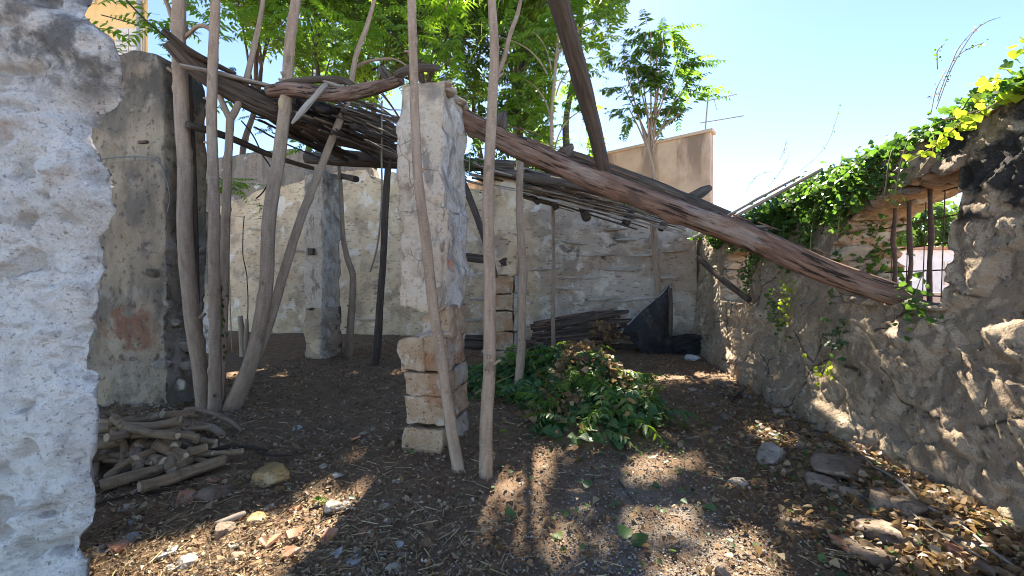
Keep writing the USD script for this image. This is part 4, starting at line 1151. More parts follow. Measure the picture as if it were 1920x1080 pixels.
def tip_fronds(tips, per, L, seed, up=.25, cull=True, sky=True, spread=.12):
    g = np.random.default_rng(seed)
    T = np.repeat(np.asarray(tips, float), per, axis=0)
    n = len(T)
    a = g.uniform(0, 2 * np.pi, n); z = g.uniform(-.35, .75, n) + up * .5
    D = np.stack([np.cos(a) * np.sqrt(np.maximum(1 - z * z, .05)), np.sin(a) * np.sqrt(np.maximum(1 - z * z, .05)), z], -1)
    T = T + g.normal(0, spread, (n, 3))
    LL = L * g.uniform(.65, 1.2, n)
    keep = np.ones(n, bool)
    for k in (0.15, .55, 1.0):
        p = T + D * (LL * k)[:, None] - np.array([0, 0, .35]) * (LL * k * k)[:, None]
        if cull:
            keep &= ~blocks_light(p)
        if sky:
            keep &= ~(in_sky(p) & (g.random(n) > .03))
    return T[keep], D[keep], LL[keep]


def crown(t, tips, per, L, seed, mat, pairs=7, leaf=.24, nparts=0, droop=.35, **kw):
    B, D, LL = tip_fronds(tips, per, L, seed, **kw)
    if len(B) == 0:
        return
    order = np.argsort(np.linalg.norm(B - np.array([0, 0, EYE]), axis=1))
    x, y = to_px(B)
    vis = (y > -10) & (B[:, 1] > .5)
    idx = [i for i in order if vis[i]][:nparts]
    rest = np.setdiff1d(np.arange(len(B)), idx)
    for k, i in enumerate(idx):
        t.part('leaf', fronds(B[i:i + 1], D[i:i + 1], LL[i:i + 1], pairs, leaf, seed + k, droop), M[mat])
    if len(rest):
        t.part('crown', fronds(B[rest], D[rest], LL[rest], pairs, leaf, seed + 999, droop), M[mat], kind='stuff')


def base(px, py):
    return on_ground(px, py) - np.array([0, 0, .06])


def trunkpts(Y0, pts, lean=0.0):
    """pixel polyline from the foot up; depth runs from Y0 with lean metres over it"""
    y0, y1 = pts[0][1], pts[-1][1]
    return [at(x, y, Y0 + lean * (y0 - y) / (y0 - y1)) for x, y in pts]


def ytip(px, py, Y):
    return at(px, py, Y)


# saplings left
Y1 = base(383, 768)[1]
t = Tree('sapling', 'tall grey sapling standing hard against the left pillar', 'sapling', base(383, 768))
t.limbs('trunk', trunkpts(Y1, [(384, 772), (376, 690), (362, 600), (352, 500), (348, 420), (345, 300), (337, 150), (338, 0), (340, -160), (345, -260)], .1), [.088, .082, .08, .078, .077, .075, .073, .066, .04, .02], seed=401, seg=16, n=150, wob=.02)
t.limbs('limb', trunkpts(Y1 + .12, [(366, 600), (362, 420), (358, 280), (352, 150), (356, 100)], .1), [.05, .052, .05, .046, .04], 'darkbark', seed=402)
t.limbs('branch', [at(338, 60, 4.9), at(318, 20, 4.9), at(300, -20, 4.8), at(280, -60, 4.7)], [.03, .025, .02, .012], seed=403)
crown(t, [at(x, y, d) for x, y, d in ((345, -260, 5), (320, -200, 4.8), (380, -230, 5.2), (300, -60, 4.8), (270, -20, 5.4), (300, 30, 6.0), (330, 90, 6.2), (310, 60, 5.8), (285, 70, 6.2), (380, 30, 6.2))], 7, .55, 404, 'leafnear', nparts=30, sky=False)
Y2 = base(404, 772)[1]
t = Tree('sapling', 'forked sapling with a knot hole low on its trunk, second from the left pillar', 'sapling', base(404, 772))
t.limbs('trunk', trunkpts(Y2, [(404, 775), (404, 690), (403, 560), (402, 400), (398, 250), (400, 110), (404, 0), (412, -140)], -.1), [.080, .062, .058, .056, .053, .05, .045, .02], seed=411, seg=16, n=150, wob=.015)
t.limbs('limb', trunkpts(Y2 + .04, [(409, 760), (416, 640), (419, 540), (424, 400), (428, 300), (432, 222)], .15), [.06, .058, .052, .048, .044, .045], seed=412, n=100)
t.limbs('fork', [at(432, 224, Y2 + .19), at(420, 200, Y2 + .2), at(410, 172, Y2 + .2)], [.04, .035, .03], seed=413)
t.limbs('fork', [at(432, 224, Y2 + .19), at(445, 200, Y2 + .25), at(462, 150, Y2 + .3), at(478, 80, Y2 + .4), at(492, 10, Y2 + .5), at(498, -60, Y2 + .6)], [.04, .038, .035, .03, .026, .015], seed=414)
t.limbs('branch', [at(400, 60, Y2), at(378, 48, Y2), at(356, 62, Y2 + .1), at(345, 75, Y2 + .2)], [.03, .022, .02, .015], seed=415)
t.part('knot_hole', disc(at(403, 742, Y2 - .085), (0, -1, 0.05), .022, 9), M['darkbark'], attrs={'fib': np.zeros((10, 3))})
crown(t, [at(x, y, d) for x, y, d in ((412, -150, 5), (498, -70, 5.4), (440, -120, 5.6), (470, 20, 6.4), (420, 12, 6.6), (500, 60, 6.8), (372, 14, 6.3), (450, -40, 6), (520, 40, 6.6), (392, -5, 6), (455, 165, 5.3), (505, 30, 6.1))], 6, .5, 416, 'leafnear', nparts=24, sky=False)
Y3 = base(432, 768)[1]
t = Tree('sapling', 'pair of leaning trunks from one foot, third from the left pillar', 'sapling', base(436, 768))
t.limbs('trunk', trunkpts(Y3, [(430, 772), (462, 700), (484, 620), (497, 540), (508, 400), (524, 290), (534, 190), (541, 100), (554, 0), (575, -160)], .3), [.105, .085, .076, .075, .075, .072, .066, .06, .056, .025], seed=421, seg=16, n=150, wob=.02)
t.limbs('limb', trunkpts(Y3 + .1, [(462, 705), (492, 640), (519, 560), (545, 470), (575, 380), (605, 310), (634, 232), (650, 190), (665, 110), (690, 40), (715, -60)], 1.0), [.06, .06, .056, .054, .05, .048, .046, .04, .034, .03, .015], seed=422, seg=14, n=120, wob=.02)
t.limbs('branch', [at(660, 130, Y3 + .95), at(690, 115, Y3 + 1), at(730, 110, Y3 + 1), at(770, 130, Y3 + 1)], [.025, .02, .016, .01], seed=423)
t.part('scar', tube([at(535, 175, Y3 + .16), at(529, 195, Y3 + .14), at(535, 218, Y3 + .15)], [.02, .045, .02], 9, 8, .2), M['sapwood'])
crown(t, [at(x, y, d) for x, y, d in ((575, -165, 5.3), (715, -65, 6), (610, -120, 5.6), (660, -90, 6.2), (700, 40, 6.4), (735, 25, 6.3), (590, 20, 6.6), (640, 60, 7), (560, 40, 7.2), (680, 80, 6.6), (770, 60, 6.5))], 7, .72, 424, 'leafnear', nparts=40, pairs=10, leaf=.19)
# two in front of and beside the pillar
b = base(860, 882); Y4 = b[1]
t = Tree('sapling', 'slender curved sapling leaning in front of the centre pillar', 'sapling', b)
t.limbs('trunk', trunkpts(Y4, [(861, 886), (846, 800), (830, 690), (815, 580), (802, 470), (790, 380), (782, 290), (778, 130), (774, 0), (775, -150), (790, -300)], -.15), [.054, .047, .044, .042, .042, .04, .037, .034, .034, .028, .012], seed=431, seg=16, n=160, wob=.015)
crown(t, [at(x, y, d) for x, y, d in ((790, -300, 3.4), (760, -220, 3.6), (820, -240, 3.5))], 8, .55, 434, 'leafnear', nparts=4)
b = base(911, 893); Y5 = b[1]
t = Tree('sapling', 'straight pale sapling just right of the centre pillar, nearest of all', 'sapling', b)
t.limbs('trunk', trunkpts(Y5, [(911, 898), (911, 800), (917, 680), (917, 560), (916, 420), (920, 280), (923, 180), (926, 100), (922, 0), (915, -150), (920, -300)], .1), [.057, .051, .05, .048, .045, .043, .04, .038, .034, .03, .012], seed=441, seg=16, n=160, wob=.015)
t.limbs('fork', [at(924, 150, Y5 + .05), at(945, 110, Y5 + .1), at(955, 70, Y5 + .1), at(972, 20, Y5 + .15), at(985, -60, Y5 + .2)], [.02, .019, .018, .016, .01], seed=442)
t.limbs('branch', [at(918, -60, Y5 + .1), at(880, -70, Y5 + .5), at(845, -30, Y5 + 1.0), at(838, 20, Y5 + 1.3)], [.02, .016, .012, .008], seed=443)
crown(t, [at(x, y, d) for x, y, d in ((920, -300, 3.5), (985, -70, 3.6), (950, -200, 3.5), (838, 10, 4.5), (830, 60, 4.7), (850, 20, 4.7), (800, 30, 5.0), (860, -40, 4.2))], 6, .5, 444, 'leafnear', nparts=26, pairs=8)
b = base(968, 748); Y6 = b[1]
t = Tree('sapling', 'cut-off pale sapling ending beneath the big beam, foot in the leaf heap', 'sapling', b)
t.limbs('trunk', trunkpts(Y6, [(966, 752), (974, 700), (978, 640), (979, 560), (981, 520), (977, 450), (974, 380), (976, 292)], .0), [.060, .056, .053, .052, .056, .052, .046, .042], seed=451, seg=16, n=110, wob=.01)
b = base(1038, 672); Y7 = b[1]
t = Tree('sapling', 'thin upright sapling behind the leaf heap in front of the far wall', 'sapling', b)
t.limbs('trunk', trunkpts(Y7, [(1038, 674), (1037, 600), (1038, 480), (1036, 350), (1034, 240), (1042, 120), (1050, 20), (1046, -80)], .3), [.042, .04, .037, .036, .034, .03, .024, .012], seed=461)
for e in ((985, 150), (1085, 210), (1100, 110), (1000, 60), (1120, 40), (940, 70)):
    t.limbs('branch', [at(1036 + (e[0] - 1036) * .1, e[1] + 70, Y7 + .2), at(1036 + (e[0] - 1036) * .6, e[1] + 15, Y7 + .2), at(e[0], e[1], Y7 + .15)], [.016, .013, .008], seed=462 + e[0], seg=6)
crown(t, [at(x, y, Y7 + dz) for x, y, dz in ((985, 150, .1), (1085, 210, .2), (1100, 110, .1), (1000, 60, .3), (1120, 40, 0), (940, 70, .2), (1046, -80, .3), (1060, 160, .4), (960, 200, .5), (1010, 240, .6), (1100, 270, .5), (1040, 60, -.1), (880, 40, .6), (850, 90, 1), (1075, 20, .2))], 9, .80, 463, 'leaf', nparts=110, pairs=11, leaf=.19, droop=.5, cull=False, sky=False)
b = base(655, 668); Y9 = b[1]
t = Tree('sapling', 'crooked dark sapling right beside the slim rear pier', 'sapling', b)
t.limbs('trunk', trunkpts(Y9, [(654, 674), (658, 600), (662, 520), (650, 480), (642, 430), (640, 370), (636, 310), (640, 250)], -.3), [.085, .07, .062, .055, .045, .04, .035, .02], 'sapbark', seed=471)
b = base(702, 685); Y10 = b[1]
t = Tree('sapling', 'dark rough stem rising to the collapsed roof left of the centre pillar', 'sapling', b)
t.limbs('trunk', trunkpts(Y10, [(701, 690), (709, 630), (713, 560), (719, 480), (722, 400), (727, 320), (730, 270)], .0), [.08, .07, .062, .058, .06, .058, .04], 'darkbark', seed=481, lump=.14)
t = Thing('hanging_stem', 'thin hanging vine stem left of the centre pillar', 'vine stem', at(716, 190, 6))
t.part('stem', tube([at(716, 190, 6), at(717, 300, 6), at(713, 400, 6), at(708, 460, 6), at(694, 510, 6)], .013, 6, 24, .1, 0, .03, 7), M['cane'])
t = Thing('stump', 'small split stump behind the leaning trunks at the far wall foot', 'stump', base(455, 668))
Ys = base(455, 668)[1]
t.part('stem', tube([at(457, 672, Ys), at(454, 630, Ys), at(450, 592, Ys)], [.08, .06, .045], 9, 10, .2, .1), M['sapbark'])
t.part('stem', tube([at(460, 660, Ys), at(462, 625, Ys), at(463, 598, Ys)], [.05, .045, .03], 8, 8, .2, .1), M['sapbark'])

# young tree at the far right corner
t = Tree('corner_tree', 'slender ailanthus with feathery crown rising against the sky before the neighbouring house', 'tree', np.array([3.28, 9.3, 0]))
t.limbs('trunk', [at(1238, 665, 9.3), at(1234, 540, 9.3), at(1229, 440, 9.3), at(1228, 350, 9.3), at(1216, 285, 9.3), at(1206, 245, 9.3)], [.06, .055, .05, .045, .04, .03], seed=491, n=30)
t.limbs('limb', [at(1240, 600, 9.32), at(1226, 480, 9.32), at(1221, 410, 9.32), at(1219, 330, 9.32)], [.04, .035, .03, .02], seed=492)
limb_ends = [(1180, 205, 9.3), (1205, 150, 9.5), (1232, 90, 9.3), (1250, 160, 9.2), (1275, 170, 9.4), (1190, 120, 9.0), (1240, 130, 9.7), (1268, 120, 9.1), (1170, 165, 9.6), (1215, 200, 9.0), (1285, 205, 9.3), (1245, 60, 9.4), (1165, 110, 9.3), (1220, 60, 9.2)]
for i, e in enumerate(limb_ends):
    s0 = at(1216 + (i % 3) * 5, 285 - (i % 4) * 10, 9.3)
    t.limbs('branch', [s0, (s0 * .55 + at(*e) * .45) + np.array([0, 0, .05]), at(*e)], [.024, .018, .012], seed=493 + i, seg=7)
g = np.random.default_rng(17)
n = 0
for e in limb_ends:
    for k in range(9):
        a = g.uniform(0, 6.283); z = g.uniform(-.15, .38)
        d = np.array([math.cos(a), math.sin(a) * .8, z])
        if d[0] < 0 and e[0] < 1170:
            d[0] *= .6
        Lf = g.uniform(.75, 1.1)
        c = at(*e) + g.normal(0, .07, 3)
        s3 = np.array([c + d * q for q in (.2, .5, .8)])
        t.part('frond', fronds(c[None], d[None], [Lf], 12, .20, 600 + n, .26, .22), M['leafdark'] if g.random() < .6 else M['leaf'])
        n += 1

# tall grove beyond the far wall
grove = [(470, 14.0, 'slim leafy tree beyond the far wall, behind the left saplings'), (580, 13.0, 'leafy tree beyond the far wall above the collapsed roof'), (690, 15.0, 'broad leafy tree beyond the far wall left of the centre pillar'),
         (800, 13.2, 'tall dense tree directly beyond the centre pillar'), (900, 15.2, 'tall leafy tree showing right of the straight pale sapling'), (985, 13.0, 'hanging dark-leaved tree left of the leaning post'), (1075, 12.2, 'bright leafy tree behind and right of the leaning post'), (760, 18.5, 'tallest tree at the back above the pillar')]
ylow = lambda x: np.interp(x, [420, 470, 560, 640, 700, 760, 860, 930, 970, 1100, 1175], [40, 90, 190, 200, 175, 160, 215, 270, 300, 312, 300])
g = np.random.default_rng(23)
for i, (px, Y, lab) in enumerate(grove):
    x0 = (px - 960) / FPX * Y
    t = Tree('grove_tree', lab, 'tree', (x0, Y, 0), group=None)
    top = 10.5 if i != 7 else 15.0
    tr = [np.array([x0 + .25 * math.sin(k * 1.3 + i), Y + .2 * math.cos(k * 1.1 + i), top * k / 7]) for k in range(8)]
    t.limbs('trunk', tr, [.16, .15, .13, .12, .10, .08, .05, .02], 'darkbark', seed=700 + i)
    tips = []
    wpx = 95 if i != 7 else 250
    while len(tips) < (90 if i == 7 else 78 if i in (5, 6) else 50):
        if len(tips) % 5 < 3:
            x = px + g.normal(0, wpx * .62); y = g.uniform(-60, ylow(x))
        else:
            x = px + g.normal(0, wpx * .9); y = g.uniform(-330, 0)
        if x > 1150 or x < 430:
            continue
        d = Y + g.normal(0, .9)
        tips.append(at(x, y, d))
    for k in range(0, len(tips), 4):
        e = tips[k]
        s0 = tr[min(7, max(2, int((e[2] - 1.2) / top * 7)))]
        if limb_ok(s0, e):
            t.limbs('limb', [s0, (s0 + e) / 2 + np.array([0, 0, .2]), e], [.05, .035, .015], 'darkbark', seed=720 + k, seg=6)
    crown(t, tips, 12 if i != 7 else 14, .80 if i != 7 else 1.0, 730 + i, ('leaf', 'leaf', 'leafnear', 'leafdark', 'leaf', 'leafdark', 'leafnear', 'leaf')[i], pairs=7, leaf=.31, nparts=20 if i < 7 else 0, droop=.45, spread=.25, cull=False)
# high crowns above the picture whose shade falls in the yard
shade = []
g = np.random.default_rng(29)
vis_poly = Polygon([(-3.2, 1.7), (1.9, 1.7), (3.0, 4.2), (2.8, 6.8), (-5.0, 6.8), (-4.6, 4.2)])
while len(shade) < 900:
    X, Yg = (g.uniform(-5, 3.4), g.uniform(1.7, 5.6)) if len(shade) < 500 else (g.uniform(-.6, 2.2), g.uniform(1.7, 4.6))
    if not vis_poly.contains(Point(X, Yg)) or LITU.contains(Point(X, Yg)):
        continue
    Yc = 4.34 + 2.93 * Yg + g.uniform(.6, 3.5)
    z = (Yc - Yg) * S[2] / S[1]
    if z > 17:
        continue
    shade.append((X + z * S[0] / S[2], Yc, z))
shade = np.array(shade)
t = Tree('shade_tree', 'very tall tree whose crown closes the top of the view above the yard', 'tree', (.4, 19, 0))
tr = [np.array([.4 + .3 * math.sin(k), 19 + .3 * math.cos(k), 2.1 * k]) for k in range(8)]
t.limbs('trunk', tr, [.26, .24, .21, .18, .15, .12, .08, .04], 'darkbark', seed=780)
for k in range(0, len(shade), 14):
    e = shade[k]; s0 = tr[min(7, max(3, int(e[2] / 2.1)))]
    if limb_ok(s0, e):
        t.limbs('limb', [s0, (s0 + e) / 2 + np.array([0, 0, .4]), e], [.05, .035, .012], 'darkbark', seed=790 + k, seg=6)
crown(t, shade, 8, .9, 781, 'leaf', pairs=7, leaf=.31, droop=.4, spread=.3)

# shoots with feathery leaves low against the far wall and round the timbers
def shoot(label, pts, tips, per, L, seed, mat='leafnear', group=None, r=.012):
    t = Tree('leafy_shoot', label, 'shoot', pts[0], group=group)
    t.limbs('stem', pts, np.linspace(r, r * .5, len(pts)), 'sapbark', seed=seed, seg=6)
    g = np.random.default_rng(seed)
    k = 0
    for e in tips:
        for _ in range(per):
            a = g.uniform(0, 6.283); d = np.array([math.cos(a), .8 * math.sin(a), g.uniform(-.2, .5)])
            t.part('frond', fronds(np.array(e)[None] + g.normal(0, .05, (1, 3)), d[None], [L * g.uniform(.7, 1.1)], 8, .24, seed + k, .35), M[mat]); k += 1


shoot('bright feathery shoot low against the far wall behind the left saplings', [base(436, 660), at(430, 500, 8.6), at(420, 352, 8.4)], [at(410, 348, 8.3), at(440, 345, 8.4), at(425, 338, 8.6), at(392, 350, 8.3)], 6, .55, 811)
shoot('small sprig on the far wall below the diagonal roof scar', [at(486, 380, 10.8), at(490, 400, 10.7)], [at(488, 385, 10.7), at(490, 400, 10.7)], 5, .32, 812)
shoot('leafy sprigs sprouting above the dark rear lintel beam', [at(600, 300, 8.6), at(590, 275, 8.6)], [at(590, 275, 8.6), at(570, 280, 8.7), at(610, 265, 8.8), at(625, 270, 8.6), at(560, 262, 9), at(640, 232, 8)], 6, .5, 813)
shoot('green sprigs between the centre pillar and the straight sapling under the big beam', [at(880, 330, 6.6), at(880, 290, 6.6)], [at(878, 300, 6.6), at(890, 285, 6.7), at(872, 318, 6.5), at(900, 300, 6.8)], 6, .34, 814, 'leafdark')
shoot('dark hanging sprigs below the plank at upper left', [at(462, 158, 5.1), at(470, 185, 5.0)], [at(465, 160, 5.0), at(482, 178, 5.2), at(450, 150, 5.2), at(470, 200, 5.3), at(505, 235, 5.6)], 5, .22, 815, 'leafdark')
shoot('sprigs along the battens below the big beam before the far wall', [at(1010, 325, 7.6), at(1030, 318, 7.6)], [at(1000, 322, 7.6), at(1030, 326, 7.5), at(1060, 336, 7.4), at(1085, 345, 7.5), at(1150, 365, 7)], 6, .3, 816, 'leafdark')
# ------------------------------------------------------------------ climbers on the right wall
g = np.random.default_rng(51)
topv = np.array([q[0] for q in topz]); topq = np.array([q[1] for q in topz])


def ivy_leaves(n, seed):
    g = np.random.default_rng(seed)
    v = g.uniform(1.2, 9.6, n)
    cl = fbm(np.stack([v * 1.7, 0 * v, 0 * v], -1), 3, 52)
    k = g.random(n)
    u = 2.22 + g.normal(.10, .20, n)
    z = np.interp(v, topv, topq) + .02 + np.abs(g.normal(0, .07, n)) * (.4 + 1.6 * cl) - .16 * np.clip((2.22 - u) / .25, 0, 1.4)
    return np.stack([u, v, z], -1)


def vinestrand(P, n, jit, seed):
    g = np.random.default_rng(seed)
    c = catmull(np.asarray(P, float), 60)
    i = g.integers(0, 60, n)
    return c[i] + g.normal(0, jit, (n, 3))


t = Thing('ivy', 'dense dark green ivy draped along the right wall top', 'ivy', uv(2.4, 5, 2.5))
pts = ivy_leaves(11000, 53)
g2 = np.random.default_rng(54)
nd = 4200
vd = g2.uniform(3.9, 9.4, nd)
dl = .10 + .42 * fbm(np.stack([vd * 2.3, 0 * vd, 0 * vd], -1), 3, 55) * (1 + .6 * np.exp(-((vd - 5.3) / .8) ** 2))
pts = np.vstack([pts, np.stack([2.17 + g2.normal(0, .035, nd), vd, np.interp(vd, topv, topq) + .05 - dl * g2.random(nd) ** 1.2], -1)])
hang = []
for i in range(46):
    v0 = g.choice([g.uniform(4.5, 6.9), g.uniform(3.4, 8.5)], p=[.75, .25])
    ln = g.uniform(.15, .55) if v0 < 4.5 or v0 > 6.6 else g.uniform(.3, .95)
    z0 = float(np.interp(v0, topv, topq))
    P = [(2.16, v0, z0), (2.14, v0 + g.normal(0, .06), z0 - ln * .5), (2.15, v0 + g.normal(0, .1), z0 - ln)]
    hang.append(vinestrand(P, int(75 * ln) + 10, .035, 1000 + i))
    t.part('stem', tube(uvmesh(leaned(P)), .005, 5, 10, 0, 0, .02, i), M['stem'])
for (v0, z0, nn_) in ((4.62, 1.9, 160), (4.60, 1.6, 120), (4.66, 2.15, 160), (4.60, 1.42, 90)):
    hang.append(np.array([2.5, v0 - .04, z0]) + g.normal(0, 1, (nn_, 3)) * [.14, .05, .13])
pts = np.vstack([pts] + hang)
pts = pts[~((pts[:, 1] < 4.1) & (pts[:, 0] < 2.17))]
Pw = uvmesh(leaned(pts))
Pw = Pw[~(blocks_light(Pw) & (pts[:, 0] < 2.25) & (pts[:, 1] < 8))]
nrm = np.stack([-.6 + g.normal(0, .6, len(Pw)), -.5 + g.normal(0, .6, len(Pw)), .7 + g.normal(0, .5, len(Pw))], -1)
ax = np.stack([-.4 + g.normal(0, .6, len(Pw)), g.normal(0, .8, len(Pw)), -.5 + g.normal(0, .5, len(Pw))], -1)
t.part('leaves', cards(Pw, ax, nrm, g.uniform(.022, .055, len(Pw)) * (.85 + .05 * Pw[:, 1]), w=.75), M['ivy'], kind='stuff')
for i in range(5):
    v0 = g.uniform(3.5, 7.5); z0 = float(np.interp(v0, topv, topq))
    P = [(2.13 + .05 * g.random(), v0 + .25 * k, z0 - .06 + g.normal(0, .03)) for k in range(4)]
    t.part('stem', tube(uvmesh(leaned(P)), .006, 5, 16, 0, 0, .02, i), M['cane'])

t = Thing('dead_stalks', 'dry leafless weed stalks rising against the sky from the ivy', 'weed', at(1770, 200, 2.75))
for i, q in enumerate([[(1755, 205, 2.8), (1775, 150, 2.8), (1812, 80, 2.75), (1838, 48, 2.7), (1876, 32, 2.65)], [(1758, 190, 2.85), (1790, 105, 2.8), (1835, 50, 2.8)], [(1758, 130, 2.8), (1757, 100, 2.8), (1772, 82, 2.8)], [(1745, 215, 2.9), (1752, 180, 2.9), (1775, 130, 2.85)], [(1790, 110, 2.8), (1815, 92, 2.78), (1845, 80, 2.75)],
                       [(1462, 300, 5.2), (1472, 275, 5.2), (1476, 256, 5.2)], [(1500, 320, 5), (1560, 250, 4.9), (1575, 200, 4.8)], [(1400, 360, 6), (1420, 330, 6), (1450, 322, 6)], [(1440, 350, 5.6), (1470, 310, 5.6), (1482, 280, 5.6)]]):
    t.part('stalk', tube(px3(*q), [.003] * (len(q) - 1) + [.0015], 5, 14, 0), M['cane'])
    e = catmull(np.array(px3(*q)), 30)
    k = e[g.integers(8, 30, 16)] + g.normal(0, .015, (16, 3))
    t.part('seed_heads', cards(k, g.normal(0, 1, (16, 3)), g.normal(0, 1, (16, 3)), g.uniform(.010, .024, 16), w=.5), M['drybrown'] if i % 2 else M['ivy'], kind='stuff')

t = Thing('bright_vine', 'sunlit yellow-green vine trailing down across the top right wall', 'vine', at(1900, 160, 2.2))
VP = px3((1990, 95, 2.32), (1925, 150, 2.38), (1865, 195, 2.46), (1810, 225, 2.56), (1770, 258, 2.64), (1735, 285, 2.72), (1702, 305, 2.78))
t.part('stem', tube(VP, [.006] * 4 + [.004] * 3, 6, 40, 0), M['stem'])
t.part('stem', tube(px3((1990, 70, 2.4), (1900, 175, 2.45), (1840, 205, 2.52), (1770, 225, 2.62)), [.007, .006, .005, .004], 6, 30, 0), M['cane'])
c = catmull(np.array(VP), 100)
g = np.random.default_rng(57)
for i in range(40):
    k = int(8 + 92 * i / 40)
    p = c[min(k, 99)] + g.normal(0, .018, 3)
    sz = g.uniform(.045, .075)
    t.part('leaf', roundleaves(p[None], np.array([[g.normal(0, .8), -.3 + g.normal(0, .3), -.5 + g.normal(0, .5)]]), np.array([[-.4 + g.normal(0, .4), -.7, .5 + g.normal(0, .4)]]), [sz], w=1.0, seed=i), M['vineleaf'])
for i in range(70):
    x = g.uniform(1790, 1990); y = np.interp(x, [1790, 1850, 1920, 1990], [215, 135, 80, 40]) + g.uniform(-8, 60)
    p = at(x, y, g.uniform(2.35, 2.7))
    t.part('leaf', roundleaves(p[None], np.array([[g.normal(0, .8), -.3 + g.normal(0, .3), -.4 + g.normal(0, .5)]]), np.array([[-.4 + g.normal(0, .5), -.6, .6 + g.normal(0, .4)]]), [g.uniform(.04, .075)], w=1.0, seed=i), M['vineleaf'] if g.random() < .7 else M['ivy'])

for i, (px, py, Y, n, mt, lab) in enumerate([(1425, 520, 6.2, 90, 'ivy', 'small ivy tuft sunlit on the right wall below the big beam'), (1500, 560, 4.8, 46, 'vineleaf', 'bright yellow-green weed on the right wall under the big beam'), (1488, 610, 4.9, 26, 'ivy', 'little green weed in a crack of the right wall, mid height'),
                                              (1585, 640, 3.72, 34, 'leafdark', 'dark spray of small leaves on the right wall below the sill'), (1560, 692, 3.9, 16, 'vineleaf', 'tiny bright weed low on the right wall'), (1470, 575, 5.2, 40, 'ivy', 'weed tuft where the big beam meets the right wall'), (1720, 560, 2.9, 40, 'ivy', 'small weed on the window sill by the iron bars')]):
    u_, v_ = 2.17, Y * CU + ((px - 960) / FPX * Y) * SU
    c = uv(u_ + float(wall_lean(v_, EYE - (py - HOR) / FPX * Y)), v_, EYE - (py - HOR) / FPX * Y)
    t = Thing('wall_weed', lab, 'weed', c)
    for k in range(4):
        e = c + np.array([g.normal(0, .05), g.normal(0, .08), -.14 * (k - 1.5)])
        t.part('stem', tube([c, (c + e) / 2 + g.normal(0, .01, 3), e], .003, 5, 6, 0), M['stem'])
    P = c + g.normal(0, 1, (n, 3)) * [.03, .07, .13]
    t.part('leaves', cards(P, np.stack([g.normal(-.3, .5, n), g.normal(0, .7, n), g.normal(-.3, .6, n)], -1), np.stack([g.normal(-.6, .4, n), g.normal(-.5, .4, n), g.normal(.6, .4, n)], -1), g.uniform(.025, .05, n), w=.7), M[mt], kind='stuff')
for i, (px, py, Y, n) in enumerate([(419, 590, 4.72, 110)]):
    c = at(px, py, Y)
    t = Thing('trunk_ivy', 'thin ivy creeping up the forked sapling trunk at left', 'ivy', c)
    P = np.stack([at(414 + g.normal(0, 5), g.uniform(540, 680), Y) for _ in range(n)])
    t.part('leaves', cards(P, np.stack([g.normal(0, .8, n), g.normal(-.4, .3, n), g.normal(0, .8, n)], -1), np.stack([g.normal(0, .3, n), -np.ones(n), g.normal(.3, .3, n)], -1), g.uniform(.02, .035, n), w=.8), M['leafdark'], kind='stuff')
    t.part('stem', tube([at(412, 690, Y), at(418, 600, Y), at(414, 540, Y)], .004, 5, 12, 0), M['stem'])

# trees outside beyond the window
for i, (x, y, r, h, lab) in enumerate([(17.5, 21, 2.4, 5.2, 'round dark tree far outside, seen between the window bars'), (22.5, 22.5, 2.6, 5.8, 'paler tree far outside at the right edge of the window'), (14.6, 23, 1.6, 4.2, 'low bushy tree far outside at the left edge of the window')]):
    t = Thing('outside_tree', lab, 'tree', (x, y, 0))
    t.part('trunk', tube([(x, y, 0), (x + .2, y, h * .5), (x, y, h * .8)], [.22, .16, .06], 8, 12), M['darkbark'])
    n = 2600
    d = g.normal(size=(n, 3)); d /= np.linalg.norm(d, axis=1, keepdims=True)
    rr = (.45 + .55 * g.random(n) ** .5) * (.55 + .9 * fbm(d * 2.2 + i * 9, 2, 60 + i))
    P = np.array([x, y, h * .66]) + d * rr[:, None] * [r, r, h * .38]
    t.part('crown', cards(P, g.normal(0, 1, (n, 3)), d + g.normal(0, .4, (n, 3)), g.uniform(.18, .34, n), w=.6), M['farleaf'], kind='stuff')

# ------------------------------------------------------------------ cables
t = Thing('wall_cable', 'thin grey cable looping across the left plastered pillar', 'cable', uv(-5.2, 3.8, 2.9))
Yc = 4.68
t.part('cable', tube([at(180, 301, Yc + .15), at(232, 294, Yc + .05), at(285, 297, Yc), at(303, 312, Yc), at(316, 350, Yc + .05), at(318, 380, Yc + .1), at(313, 400, Yc + .1)], .007, 6, 40, 0), M['cable'])
for i, (q, lab) in enumerate([([(225, -15, 4.2), (270, 35, 4.3), (330, 85, 4.5), (400, 138, 4.7)], 'dark cable sagging from the upper left corner to the roof plank'), ([(190, 28, 9), (260, 48, 9), (340, 76, 9)], 'thin wire crossing in front of the ochre house'), ([(215, 94, 12), (262, 108, 12), (300, 112, 12)], 'second wire low across the ochre house'),
                              ([(452, 226, 5.0), (475, 255, 5.1), (492, 290, 5.2), (508, 318, 5.3), (502, 345, 5.3), (480, 372, 5.4)], 'dark vine stem curling right of the forked sapling'), ([(458, 405, 10.9), (455, 470, 10.9), (463, 520, 11), (463, 610, 11.1)], 'thin dark root hanging down the far wall at left')]):
    t = Thing('wire' if i < 3 else 'vine_stem', lab, 'cable' if i < 3 else 'vine stem', at(*q[0]))
    t.part('strand', tube(px3(*q), .009 if i in (0, 3) else .012, 6, 30, 0), M['blackcable'])

# ------------------------------------------------------------------ firewood
def gh(px, py, h):
    """point at height h over the ground that shows at this pixel"""
    Y = FPX * (EYE - h) / (py - HOR)
    for _ in range(12):
        z = float(gz((px - 960) / FPX * Y, Y)) + h
        Y = FPX * (EYE - z) / (py - HOR)
    return at(px, py, Y)


GL = 'cut sapling logs piled at the foot of the left pillar'
cnt = 0


